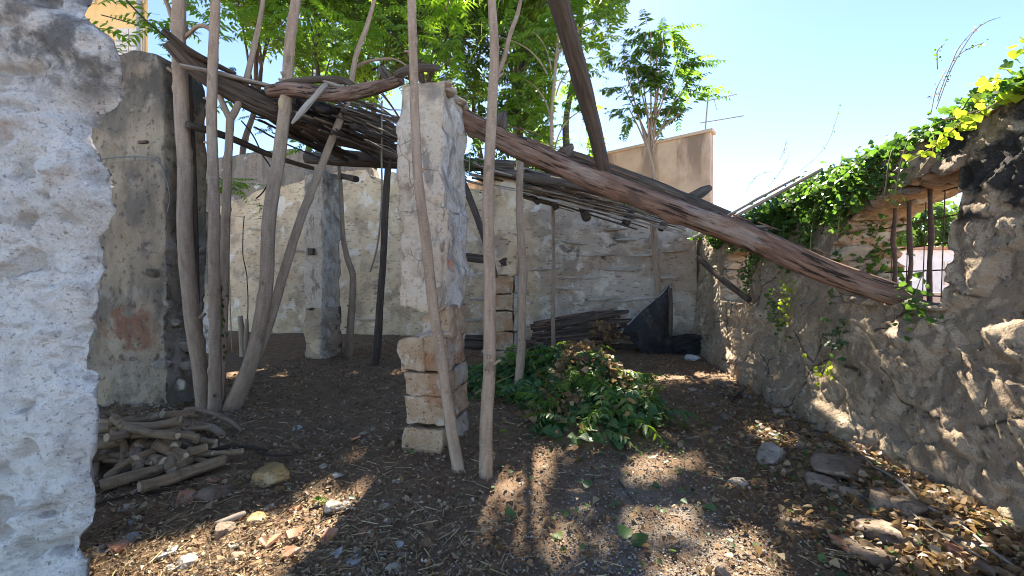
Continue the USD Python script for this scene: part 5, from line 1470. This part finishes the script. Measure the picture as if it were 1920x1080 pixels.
def log(a, b, r, label, group=None, mat='logbark', bend=.02):
    global cnt
    cnt += 1
    t = Thing('cut_log', label, 'log', a, group=group)
    mid = (a + b) / 2 + np.random.default_rng(cnt).normal(0, bend, 3)
    bk = t.part('bark', tube([a, mid, b], [r, r * .97, r * .93], 12, 16, .07, .03, .012, 2000 + cnt), M[mat])
    d = b - a
    t.part('cut_end', disc(a, -d, r * .93), M['cut'], parent=bk)
    t.part('cut_end', disc(b, d, r * .88), M['cut'], parent=bk)


explicit = [
    ((188, 912, .05), (327, 876, .06), .046, 'long front log with pale bark nearest the whitewashed wall'),
    ((262, 915, .05), (420, 862, .06), .046, 'front log lying right with both pale ends clear of the pile'),
    ((318, 878, .04), (356, 862, .05), .045, 'short log tucked behind the longest front log'),
    ((200, 898, .04), (300, 842, .14), .030, 'dark thin log sloping up behind the front logs'),
    ((285, 868, .06), (387, 838, .14), .034, 'brown log resting on the pile, its end facing right'),
    ((203, 892, .04), (230, 828, .20), .030, 'upright-leaning curved log at left of the pile'),
    ((294, 832, .20), (345, 862, .10), .046, 'stubby pale log leaning down in the middle of the pile'),
    ((214, 782, .34), (332, 818, .26), .032, 'long brown log crossing the pile top'),
    ((230, 800, .30), (338, 788, .30), .044, 'thick log on top of the pile with its pale end facing right'),
    ((176, 834, .18), (222, 826, .22), .040, 'short log sticking out beside the whitewashed wall'),
    ((250, 816, .24), (372, 822, .18), .030, 'slender log crossing below the pile top'),
    ((238, 858, .06), (262, 834, .16), .050, 'thick short log end-on in the pile front'),
]
for a, b_, r, lab in explicit:
    log(gh(*a), gh(*b_), r, lab)
g = np.random.default_rng(61)
for i in range(44):
    x, y = g.uniform(180, 392), g.uniform(785, 868)
    h = float(np.clip(.30 - (y - 785) / 83 * .24 - max(0, x - 330) / 60 * .2, .04, .32)) * g.uniform(.6, 1.0)
    c = gh(x, y, h)
    a = g.normal(-.25, .55)
    l = g.uniform(.16, .34)
    d = np.array([math.cos(a), math.sin(a), g.normal(0, .12)]) * l
    log(c - d, c + d, g.uniform(.020, .042), 'sawn sapling log heaped loosely in the firewood pile', GL, 'logbark' if g.random() < .75 else 'sapbark')
for i, (q, r, lab) in enumerate([([(338, 778, .22), (352, 766, .26), (385, 770, .20), (420, 782, .12), (452, 808, .04)], .02, 'grey bent branch curving off the right of the firewood pile'), ([(342, 800, .2), (360, 812, .15), (372, 818, .14), (388, 834, .05)], .014, 'crooked twig at the right of the firewood pile'),
                                 ([(300, 915, .03), (350, 893, .03), (415, 873, .03)], .016, 'dark stick lying just behind the front right log'), ([(390, 846, .03), (440, 836, .03), (500, 845, .03)], .016, 'long dark branch on the soil right of the firewood'), ([(480, 845, .03), (530, 852, .05), (575, 848, .03)], .01, 'thin branch lying above the ochre stone'),
                                 ([(180, 945, .02), (260, 925, .02), (330, 915, .02)], .01, 'thin dry stick in front of the firewood')]):
    P = [gh(*k) for k in q]
    timber('fallen_branch', lab, 'branch', P, [r] * (len(P) - 1) + [r * .6], 'sapbark' if i < 2 else 'darkbark', 2100 + i, 8, .1, .04, .015)

# ------------------------------------------------------------------ sticks, tarp and rubbish at the far corner
g = np.random.default_rng(67)
for i in range(34):
    k = i / 33
    x0 = g.uniform(992, 1030); y0 = 604 + 44 * k + g.normal(0, 3)
    x1 = g.uniform(1105, 1195); y1 = y0 - g.uniform(8, 38) * (1 - .6 * k) - 6
    if y1 < 577: y1 = 577 + g.uniform(0, 6)
    timber('stacked_stick', 'split brown stick stacked slanting along the far wall foot', 'stick', px3((x0, y0, 8.85 - .5 * k), ((x0 + x1) / 2, (y0 + y1) / 2 + g.normal(0, 2), 9.0 - .55 * k), (x1, y1, 9.1 - .6 * k)), [.035, .04, .03], 'oldwood' if i % 3 else 'beamwood', 2200 + i, 7, .2, .12, .02, group='split brown sticks stacked along the far wall foot')
timber('ground_pole', 'long round pole lying on the ground before the stacked sticks', 'pole', px3((988, 650, 8.9), (1100, 651, 8.9), (1212, 650, 8.9)), [.07, .07, .06], 'oldwood', 2250, 10, .08, .08)
timber('ground_pole', 'round pole lying left of the rear pier on the ground', 'pole', px3((872, 648, 9.2), (935, 648, 9.2)), [.08, .08], 'oldwood', 2251, 10, .08, .08)
timber('ground_pole', 'upper round pole lying behind the one left of the rear pier', 'pole', px3((872, 634, 9.5), (935, 634, 9.5)), [.08, .08], 'oldwood', 2252, 10, .08, .08)
t = Thing('dry_leaf_clump', 'clump of dry curled brown leaves before the stacked sticks', 'dry leaves', at(1135, 640, 8.5))
n = 150
P = np.stack([at(1135 + g.normal(0, 18), 625 + g.normal(0, 11), 8.5 + g.normal(0, .12)) for _ in range(n)])
t.part('leaves', cards(P, g.normal(0, 1, (n, 3)), g.normal(0, 1, (n, 3)), g.uniform(.06, .15, n), w=.5), M['drybrown'], kind='stuff')

t = Thing('black_tarp', 'black sheet hung as a triangle in the far right corner', 'tarp', at(1240, 660, 8.6))
A_, B_, C_, D_ = at(1254, 532, 8.75), at(1163, 620, 8.45), at(1205, 664, 8.3), at(1262, 664, 8.5)
ns = 26
s_, r_ = np.meshgrid(np.linspace(0, 1, ns), np.linspace(0, 1, ns), indexing='ij')
Q = (A_[None, None] * (1 - s_[..., None]) + (B_ * (1 - 0) + 0)[None, None] * s_[..., None]) * (1 - r_[..., None]) + (D_[None, None] * (1 - s_[..., None]) + C_[None, None] * s_[..., None]) * r_[..., None]
Q = Q + vn(Q, 2.6, 71) * .12 + vn(Q * [4, 4, .8], 1.6, 75) * .05 + np.array([0, -.12, 0]) * (np.sin(np.pi * r_) * np.sin(np.pi * s_))[..., None]
idx = np.arange(ns * ns).reshape(ns, ns)
q4 = np.stack([idx[:-1, :-1], idx[1:, :-1], idx[1:, 1:], idx[:-1, 1:]], -1).reshape(-1, 4)
fq = np.vstack([q4[:, [0, 1, 2]], q4[:, [0, 2, 3]]])
Q = Q.reshape(-1, 3)
back = Q + np.array([.0, .012, 0])
t.part('sheet', (np.vstack([Q, back]), np.vstack([fq, fq[:, ::-1] + ns * ns])), M['tarp'])
t.part('hem', tube([Q[idx[k, 0]] for k in range(0, ns, 5)], .014, 6, 24, .3), M['hem'])
timber('tarp_post', 'dark upright post behind the black sheet', 'post', px3((1254, 668, 8.6), (1257, 600, 8.6), (1256, 540, 8.65)), [.05, .05, .045], 'oldwood', 2260, 6, .06, .06)
t = Thing('black_bag', 'crumpled black plastic heap on the ground right of the hung sheet', 'plastic sheet', at(1290, 660, 8.7))
s = trimesh.creation.icosphere(4)
d = np.array(s.vertices)
v = d * [.48, .32, .24] * (1 + .5 * (fbm(d * 2.5, 3, 73) - .5) + .12 * np.abs(fbm(d * 7, 2, 74) - .5))[:, None]
t.part('sheet', (v + at(1290, 648, 8.75), np.array(s.faces)), M['tarp'])
t.part('fold', tube([at(1262, 652, 8.4), at(1290, 640, 8.4), at(1318, 634, 8.5)], [.01, .025, .01], 7, 14, .2), M['tarp'])

# ------------------------------------------------------------------ stones
def stone(px, py, w_px, h_px, label, mat, seed, group=None, flat=None, tilt=.25):
    p = on_ground(px, py)
    k = p[1] / FPX
    sx, sz = w_px * k / 2, h_px * k / 2
    p = on_ground(px, py + h_px * .35)
    vv, ff = rock((0, 0, 0), (sx, sx * (.75 if flat is None else flat), sz), seed, tilt=tilt, sub=3 if w_px > 45 else 2)
    p[2] += sz * .28
    single('stone', (vv + p, ff), M[mat], label, 'stone', group, smooth=26)


stone(508, 885, 88, 44, 'large ochre notched stone on the soil right of the firewood', 'ochrestone', 3001)
stone(398, 922, 56, 34, 'dark round stone below the firewood', 'brownstone', 3002)
stone(627, 945, 48, 28, 'half-sunlit flat stone at the left light patch edge', 'palestone', 3003)
stone(1440, 845, 66, 34, 'grey rounded stone at the top of the rubble beside the right wall', 'palestone', 3004)
stone(1580, 868, 112, 44, 'long layered grey slab lying against the right wall foot', 'brownstone', 3005, tilt=.12)
stone(1548, 902, 64, 34, 'brown stone tucked under the long grey slab', 'brownstone', 3006)
stone(1655, 930, 66, 44, 'pinkish rough stone near the right wall foot', 'brownstone', 3007)
stone(1600, 920, 44, 24, 'pale grey stone beneath the slab middle', 'palestone', 3008)
stone(1708, 940, 66, 46, 'rounded purple-grey stone touching the right wall', 'brownstone', 3009)
stone(1660, 990, 92, 34, 'long brown stone in the rubble right of the dry leaves', 'brownstone', 3010)
stone(1712, 1003, 30, 22, 'small grey pebble-like stone by the long brown one', 'palestone', 3011)
stone(1640, 1035, 88, 34, 'broad flat tan stone at the bottom right rubble', 'brownstone', 3012, tilt=.12)
stone(1790, 1030, 50, 34, 'reddish stone close to the wall at bottom right', 'terracotta', 3013)
stone(1845, 1060, 60, 44, 'grey block half under the wall at bottom right corner', 'brownstone', 3014)
stone(1355, 1062, 36, 36, 'dark rounded stone on the sunlit gravel at the bottom', 'brownstone', 3015)
stone(1300, 668, 30, 18, 'white stone on the ground before the crumpled black plastic', 'whitewash', 3016)
stone(912, 657, 20, 14, 'white stone at the rear between pillar and pier', 'whitewash', 3017)
stone(480, 972, 40, 20, 'yellowish stone at the left light patch', 'ochrestone', 3018)
stone(1385, 900, 40, 18, 'pale chalky stone on the soil left of the rubble', 'palestone', 3019)
stone(420, 990, 50, 30, 'brown stone half shaded in the left light patch', 'brownstone', 3020)
stone(350, 1052, 46, 26, 'grey stone at the bottom left light patch', 'palestone', 3021)
stone(350, 930, 46, 18, 'flat reddish stone in front of the firewood', 'terracotta', 3022)
g = np.random.default_rng(79)
for i in range(240):
    vv_ = 2.0 + 4.6 * g.random() ** 1.3; uu = 2.11 + .03 * max(0, 3.2 - vv_) - abs(g.normal(0, .40))
    p = uv(uu, vv_, 0)
    s = .018 + (.055 if vv_ > 2.8 else .035) * g.random() ** 2
    vv, ff = rock((0, 0, 0), (s * g.uniform(.9, 1.6), s * g.uniform(.8, 1.2), s * g.uniform(.4, .8)), 3100 + i, tilt=.4, sub=2)
    p[2] = gz(p[0], p[1]) + s * .15
    single('rubble_stone', (vv + p, ff), M[['brownstone', 'brownstone', 'palestone', 'brownstone'][i % 4]], 'small broken stone in the rubble strip along the right wall foot', 'stone', 'small rubble stones along the right wall foot', smooth=26)
for i in range(60):
    p = on_ground(g.uniform(180, 760), g.uniform(870, 1070)) if i < 44 else on_ground(g.uniform(520, 760), g.uniform(700, 860))
    s = g.uniform(.015, .045)
    vv, ff = rock((0, 0, 0), (s * g.uniform(.9, 1.6), s, s * g.uniform(.35, .7)), 3300 + i, tilt=.3)
    single('rubble_stone', (vv + p, ff), M[['brownstone', 'palestone', 'whitewash', 'mortar', 'terracotta'][i % 5]], 'small loose stone scattered on the soil left of the pillar', 'stone', 'small loose stones on the soil at left', attrs={'grime': np.zeros(len(vv))} if i % 5 == 2 else None)
for i, (px, py, w_, lab) in enumerate([(508, 1020, 34, 'square broken red tile in the left sunlit patch'), (552, 1006, 30, 'small triangular tile shard right of the square broken tile'), (616, 1010, 34, 'pinkish tile shard in shade right of the sunlit patch'), (225, 1030, 36, 'flat pale tile piece at bottom left near the whitewashed wall'), (1590, 1030, 50, 'red tile shard in the right rubble'), (540, 1042, 36, 'orange tile piece at the bottom of the left sunlit patch'), (668, 705 + 120, 24, 'small reddish tile piece on shaded soil left of the pillar')]):
    p = on_ground(px, py)
    s = w_ * p[1] / FPX / 2
    h = m3.Manifold.batch_hull([m3.Manifold.sphere(.004, 6).translate((s * a_, s * b_, .012 * c_)) for a_, b_, c_ in ((-1, -.7, 0), (.9, -.6, 0), (.8, .7, 0), (-.6, .6, 0), (-1, -.7, 1), (.9, -.6, 1), (.8, .7, 1), (-.6, .6, 1))])
    v, f = refine(h, .03)
    v = v @ trimesh.transformations.euler_matrix(.2 * g.normal(), .2 * g.normal(), g.uniform(0, 6))[:3, :3].T + p + [0, 0, .012]
    single('tile_shard', (v, f), M['terracotta'], lab, 'tile piece')

# ------------------------------------------------------------------ heap of cuttings
t = Thing('cuttings_heap', 'heap of fresh green cuttings and dry leaves in the middle of the yard', 'leaf heap', (.9, 5, 0))
xs, ys = np.meshgrid(np.linspace(-1.1, 2.7, 90), np.linspace(3.4, 7.0, 84), indexing='ij')
hh = heap_h(xs, ys)
zz = gz(xs, ys) + hh * .86 - .03 + .05 * (fbm(np.stack([xs * 7, ys * 7, 0 * xs], -1), 2, 80) - .5)
idx = np.arange(xs.size).reshape(xs.shape)
q4 = np.stack([idx[:-1, :-1], idx[1:, :-1], idx[1:, 1:], idx[:-1, 1:]], -1).reshape(-1, 4)
t.part('core', (np.stack([xs, ys, zz], -1).reshape(-1, 3), np.vstack([q4[:, [0, 1, 2]], q4[:, [0, 2, 3]]])), M['soil'], attrs={'gravel': np.zeros(xs.size)})


def heap_pts(n, g, thr=.05):
    P = np.zeros((0, 3))
    while len(P) < n:
        x, y = g.uniform(-1.1, 2.7, 4 * n), g.uniform(3.4, 7.0, 4 * n)
        h = heap_h(x, y)
        k = g.random(4 * n) < np.clip(h / .25, 0, 1) * (h > thr)
        P = np.vstack([P, np.stack([x, y, gz(x, y) + h * .9 + g.uniform(-.02, .06, 4 * n)], -1)[k]])
    return P[:n]


g = np.random.default_rng(83)
n = 4200
P = heap_pts(n, g)
t.part('leaves', cards(P, np.stack([g.normal(0, 1, n), g.normal(-.3, 1, n), g.normal(-.1, .45, n)], -1), np.stack([g.normal(0, .5, n), g.normal(-.3, .5, n), g.normal(1, .3, n)], -1), g.uniform(.05, .125, n), w=.62, curl=.2), M['heapleaf'], kind='stuff')
P = heap_pts(150, g)
for i, p in enumerate(P):
    t.part('leaf', roundleaves(p[None] + [0, 0, .03], np.array([[g.normal(), g.normal(-.4, .8), g.normal(0, .4)]]), np.array([[g.normal(0, .4), g.normal(-.4, .4), 1]]), [g.uniform(.08, .14)], w=.75 if i % 2 else 1.0, seed=i), M['heapleaf'])
P = heap_pts(170, g, .05)
for i, p in enumerate(P):
    a = g.uniform(0, 6.28)
    t.part('frond', fronds(p[None] + [0, 0, .04], np.array([[math.cos(a), math.sin(a) - .3, g.uniform(0, .7)]]), [g.uniform(.28, .6)], 8, .26, 900 + i, .5, gaps=False), M['heapleaf'] if i % 2 else M['leafnear'])
n = 800
cx = np.array([at(1075, 705, 5.0), at(1100, 690, 5.2), at(1150, 730, 4.7), at(1060, 720, 4.9), at(1045, 790, 4.35)])
P = cx[g.integers(0, 5, n)] + g.normal(0, 1, (n, 3)) * [.15, .15, .05]
P[:, 2] = gz(P[:, 0], P[:, 1]) + heap_h(P[:, 0], P[:, 1]) * .9 + g.uniform(.03, .12, n)
t.part('dry_leaves', cards(P, g.normal(0, 1, (n, 3)), g.normal(0, 1, (n, 3)) + [0, 0, .8], g.uniform(.03, .10, n), w=.5, curl=.35), M['drybrown'], kind='stuff')
tw = []
P = heap_pts(170, g)
for i, p in enumerate(P):
    a = g.uniform(0, 6.28); d = np.array([math.cos(a), math.sin(a), g.uniform(-.1, .35)]) * g.uniform(.12, .35)
    tw.append(tube([p, p + d * .5 + [0, 0, .02], p + d], [.006, .005, .002], 4, 5, 0)[:2])
t.part('twigs', join(tw), M['stem'], kind='stuff')
for i, q in enumerate([[(1120, 868, 3.62), (1175, 848, 3.9), (1235, 795, 4.25)], [(890, 738, 4.8), (935, 715, 5.0), (970, 700, 5.3)], [(1188, 830, 3.9), (1186, 790, 4.1), (1185, 750, 4.4)]]):
    t.part('stalk', tube(px3(*q), [.009, .008, .005], 6, 14, 0), M['stem'])

# ------------------------------------------------------------------ ground cover
def ground_pts(n, g, region):
    out = np.zeros((0, 3))
    while len(out) < n:
        y = 1.7 + 9.0 * g.random(3 * n) ** 1.8
        x = g.uniform(-1.15, 1.32, 3 * n) * y
        u, v = x * CU - y * SU, x * SU + y * CU
        k = (u < 2.16 + .03 * np.maximum(0, 3.2 - v)) & (u > -5.8) & (g.random(3 * n) < region(x, y, u, v))
        x, y = x[k], y[k]
        out = np.vstack([out, np.stack([x, y, gz(x, y)], -1)])
    return out[:n]


g = np.random.default_rng(91)
gravelw = lambda x, y: np.exp(-(((x - .75 - .12 * (y - 2)) / .7) ** 2)) * sstep(4.4, 2.8, y)
rightw = lambda u, v: np.exp(-((2.1 - u) / .6) ** 2) * sstep(6.5, 4.5, v)
n = 26000
P = ground_pts(n, g, lambda x, y, u, v: np.clip(.45 + .55 * noise(np.stack([x * 2, y * 2, 0 * x], -1), 92) - .7 * gravelw(x, y), 0, 1))
single('leaf_litter', cards(P + [0, 0, .022], np.stack([g.normal(0, 1, n), g.normal(0, 1, n), g.normal(0, .25, n)], -1), np.stack([g.normal(0, .45, n), g.normal(0, .45, n), np.ones(n)], -1), g.uniform(.010, .036, n) * (.75 + .10 * P[:, 1]), w=.34, curl=.25), M['litter'], 'small dead leaves and chips strewn over the dark soil', 'leaf litter', kind='stuff')
n = 2600
P = ground_pts(n, g, lambda x, y, u, v: np.clip(1.2 * rightw(u, v) + .03, 0, 1))
single('dry_leaves', cards(P + np.stack([0 * P[:, 0], 0 * P[:, 0], g.uniform(.03, .065, n)], -1), np.stack([g.normal(0, 1, n), g.normal(0, 1, n), g.normal(0, .4, n)], -1), np.stack([g.normal(0, .6, n), g.normal(0, .6, n), np.ones(n)], -1), g.uniform(.02, .06, n), w=.5, curl=.45), M['drybrown'], 'dry curled orange-brown leaves strewn along the right wall rubble', 'dry leaves', kind='stuff')
n = 420
P = ground_pts(n, g, lambda x, y, u, v: np.clip(rightw(u, v) * .7 + np.exp(-(((x - 1.2) / 1.2) ** 2 + ((y - 4) / 1.1) ** 2)) + .015, 0, 1))
single('green_leaf_litter', cards(P + [0, 0, .032], np.stack([g.normal(0, 1, n), g.normal(0, 1, n), g.normal(0, .2, n)], -1), np.stack([g.normal(0, .4, n), g.normal(0, .4, n), np.ones(n)], -1), g.uniform(.02, .055, n), w=.5, curl=.2), M['heapleaf'], 'loose green leaves dropped round the cuttings heap', 'fallen leaves', kind='stuff')


def sticks(n, g, region, L, r, lift=.022, flatness=.18):
    P = ground_pts(n, g, region)
    a = g.uniform(0, 6.283, n)
    d = np.stack([np.cos(a), np.sin(a), g.normal(0, flatness, n)], -1) * g.uniform(*L, n)[:, None]
    rr = g.uniform(*r, n)[:, None]
    s = np.cross(d, [0, 0, 1.0]); s /= np.linalg.norm(s, axis=1, keepdims=True)
    up = np.array([0, 0, 1.0])
    P = P + [0, 0, lift]
    V = []
    for e, k in ((P - d, 1), (P + d, .6)):
        V += [e - s * rr * k, e + s * rr * k, e + up * rr * 1.6 * k]
    v = np.stack(V, 1).reshape(-1, 3)
    o = (np.arange(n) * 6)[:, None, None]
    f = (o + np.array([[0, 1, 4], [0, 4, 3], [1, 2, 5], [1, 5, 4], [2, 0, 3], [2, 3, 5], [0, 2, 1], [3, 4, 5]])[None]).reshape(-1, 3)
    return v, f


single('twig_litter', sticks(2600, g, lambda x, y, u, v: np.clip(.7 - .6 * gravelw(x, y), 0, 1), (.012, .08), (.0012, .0032)), M['drystraw'], 'thin dry twigs strewn over the soil', 'twigs', kind='stuff', smooth=False)
single('dry_straw', sticks(5200, g, lambda x, y, u, v: np.clip(np.exp(-(((x + 1.6) / .9) ** 2 + ((y - 2.3) / .6) ** 2)) + .8 * rightw(u, v), 0, 1), (.010, .045), (.0008, .0022), .016, .35), M['drystraw'], 'matted pale straw in the sunlit patches at left and right', 'straw', kind='stuff', smooth=False)
n = 9000
P = ground_pts(n, g, lambda x, y, u, v: np.clip(gravelw(x, y) + .03, 0, 1))
ico = trimesh.creation.icosphere(0)
iv, jf = np.array(ico.vertices), np.array(ico.faces)
sz = g.uniform(.002, .008, n)[:, None, None] * g.uniform(.7, 1.3, (n, 12, 1))
v = (iv[None] * sz * [1, 1, .7] + P[:, None] + [0, 0, .012]).reshape(-1, 3)
single('gravel', (v, (np.arange(n)[:, None, None] * 12 + jf[None]).reshape(-1, 3)), M['pebble'], 'fine grey gravel on the path in the foreground', 'gravel', kind='stuff')
for i, (px, py, s, m_, lab) in enumerate([(1160, 1008, .06, 'heapleaf', 'single green leaf on the sunlit gravel, bottom centre'), (1040, 1006, .045, 'leafnear', 'small green leaf on gravel left of the round light spot'), (945, 973, .06, 'heapleaf', 'folded pale green leaf standing in the shade right of the pillar'), (1208, 1030, .07, 'leafdark', 'dark green leaf lying between two light spots at the bottom'), (1320, 952, .06, 'heapleaf', 'green leaf on the shaded gravel right of the light spots'), (1108, 917, .05, 'heapleaf', 'green leaf on the soil below the cuttings heap'), (943, 812, .04, 'vineleaf', 'bright yellow-green leaf right of the nearest sapling'), (598, 945, .06, 'leafnear', 'bright green sprig at the edge of the left light patch'), (1650, 905, .06, 'vineleaf', 'yellow-green weed leaf on the right rubble'), (640, 955, .05, 'whitewash', 'white paper scrap beside the flat half-sunlit stone'), (632, 1036, .045, 'whitewash', 'white scrap on the shaded soil at bottom left')]):
    p = on_ground(px, py)
    k = 1 if m_ in ('heapleaf', 'leafdark', 'whitewash', 'leafnear') and i not in (7,) else 5
    vf = cards(np.repeat(p[None], k, 0) + [0, 0, .02], np.stack([g.normal(0, 1, k), g.normal(0, 1, k), g.normal(.15, .2, k)], -1), np.stack([g.normal(0, .3, k), g.normal(-.3, .3, k), np.ones(k)], -1), np.full(k, s * 1.5 if k == 1 else s), w=.6)
    single('fallen_leaf' if m_ != 'whitewash' else 'paper_scrap', vf, M[m_], lab, 'leaf' if m_ != 'whitewash' else 'paper scrap')
for i, (q, r, lab) in enumerate([([(1372, 752, .02), (1385, 740, .05), (1398, 726, .09)], .018, 'short brown stick upright on the soil near the right wall'), ([(1355, 742, .02), (1378, 744, .02)], .015, 'small stick lying flat in the shade near the right wall'), ([(1440, 800, .02), (1490, 812, .03), (1525, 822, .03)], .02, 'rotten brown branch at the top end of the right rubble'), ([(1160, 900, .01), (1185, 935, .01), (1208, 968, .01)], .006, 'thin bent twig on the sunlit gravel'),
                                 ([(405, 985, .03), (435, 972, .04), (458, 962, .04)], .022, 'pale cut stick at the edge of the left light patch'), ([(1640, 875, .06), (1690, 905, .06), (1740, 950, .05), (1800, 985, .05), (1870, 1040, .05), (1930, 1080, .05)], .008, 'long pale dry reed along the right wall foot'), ([(1690, 935, .07), (1740, 985, .07), (1850, 1050, .07)], .005, 'second thin reed along the right wall foot'), ([(1708, 918, .02), (1709, 878, .14)], .006, 'short stake stuck upright at the right wall foot')]):
    P = [gh(*k) for k in q]
    timber('loose_stick', lab, 'stick', P, [r] * (len(P) - 1) + [r * .7], 'greywood' if i in (4, 5, 6) else 'oldwood', 4000 + i, 7, .1, .05)
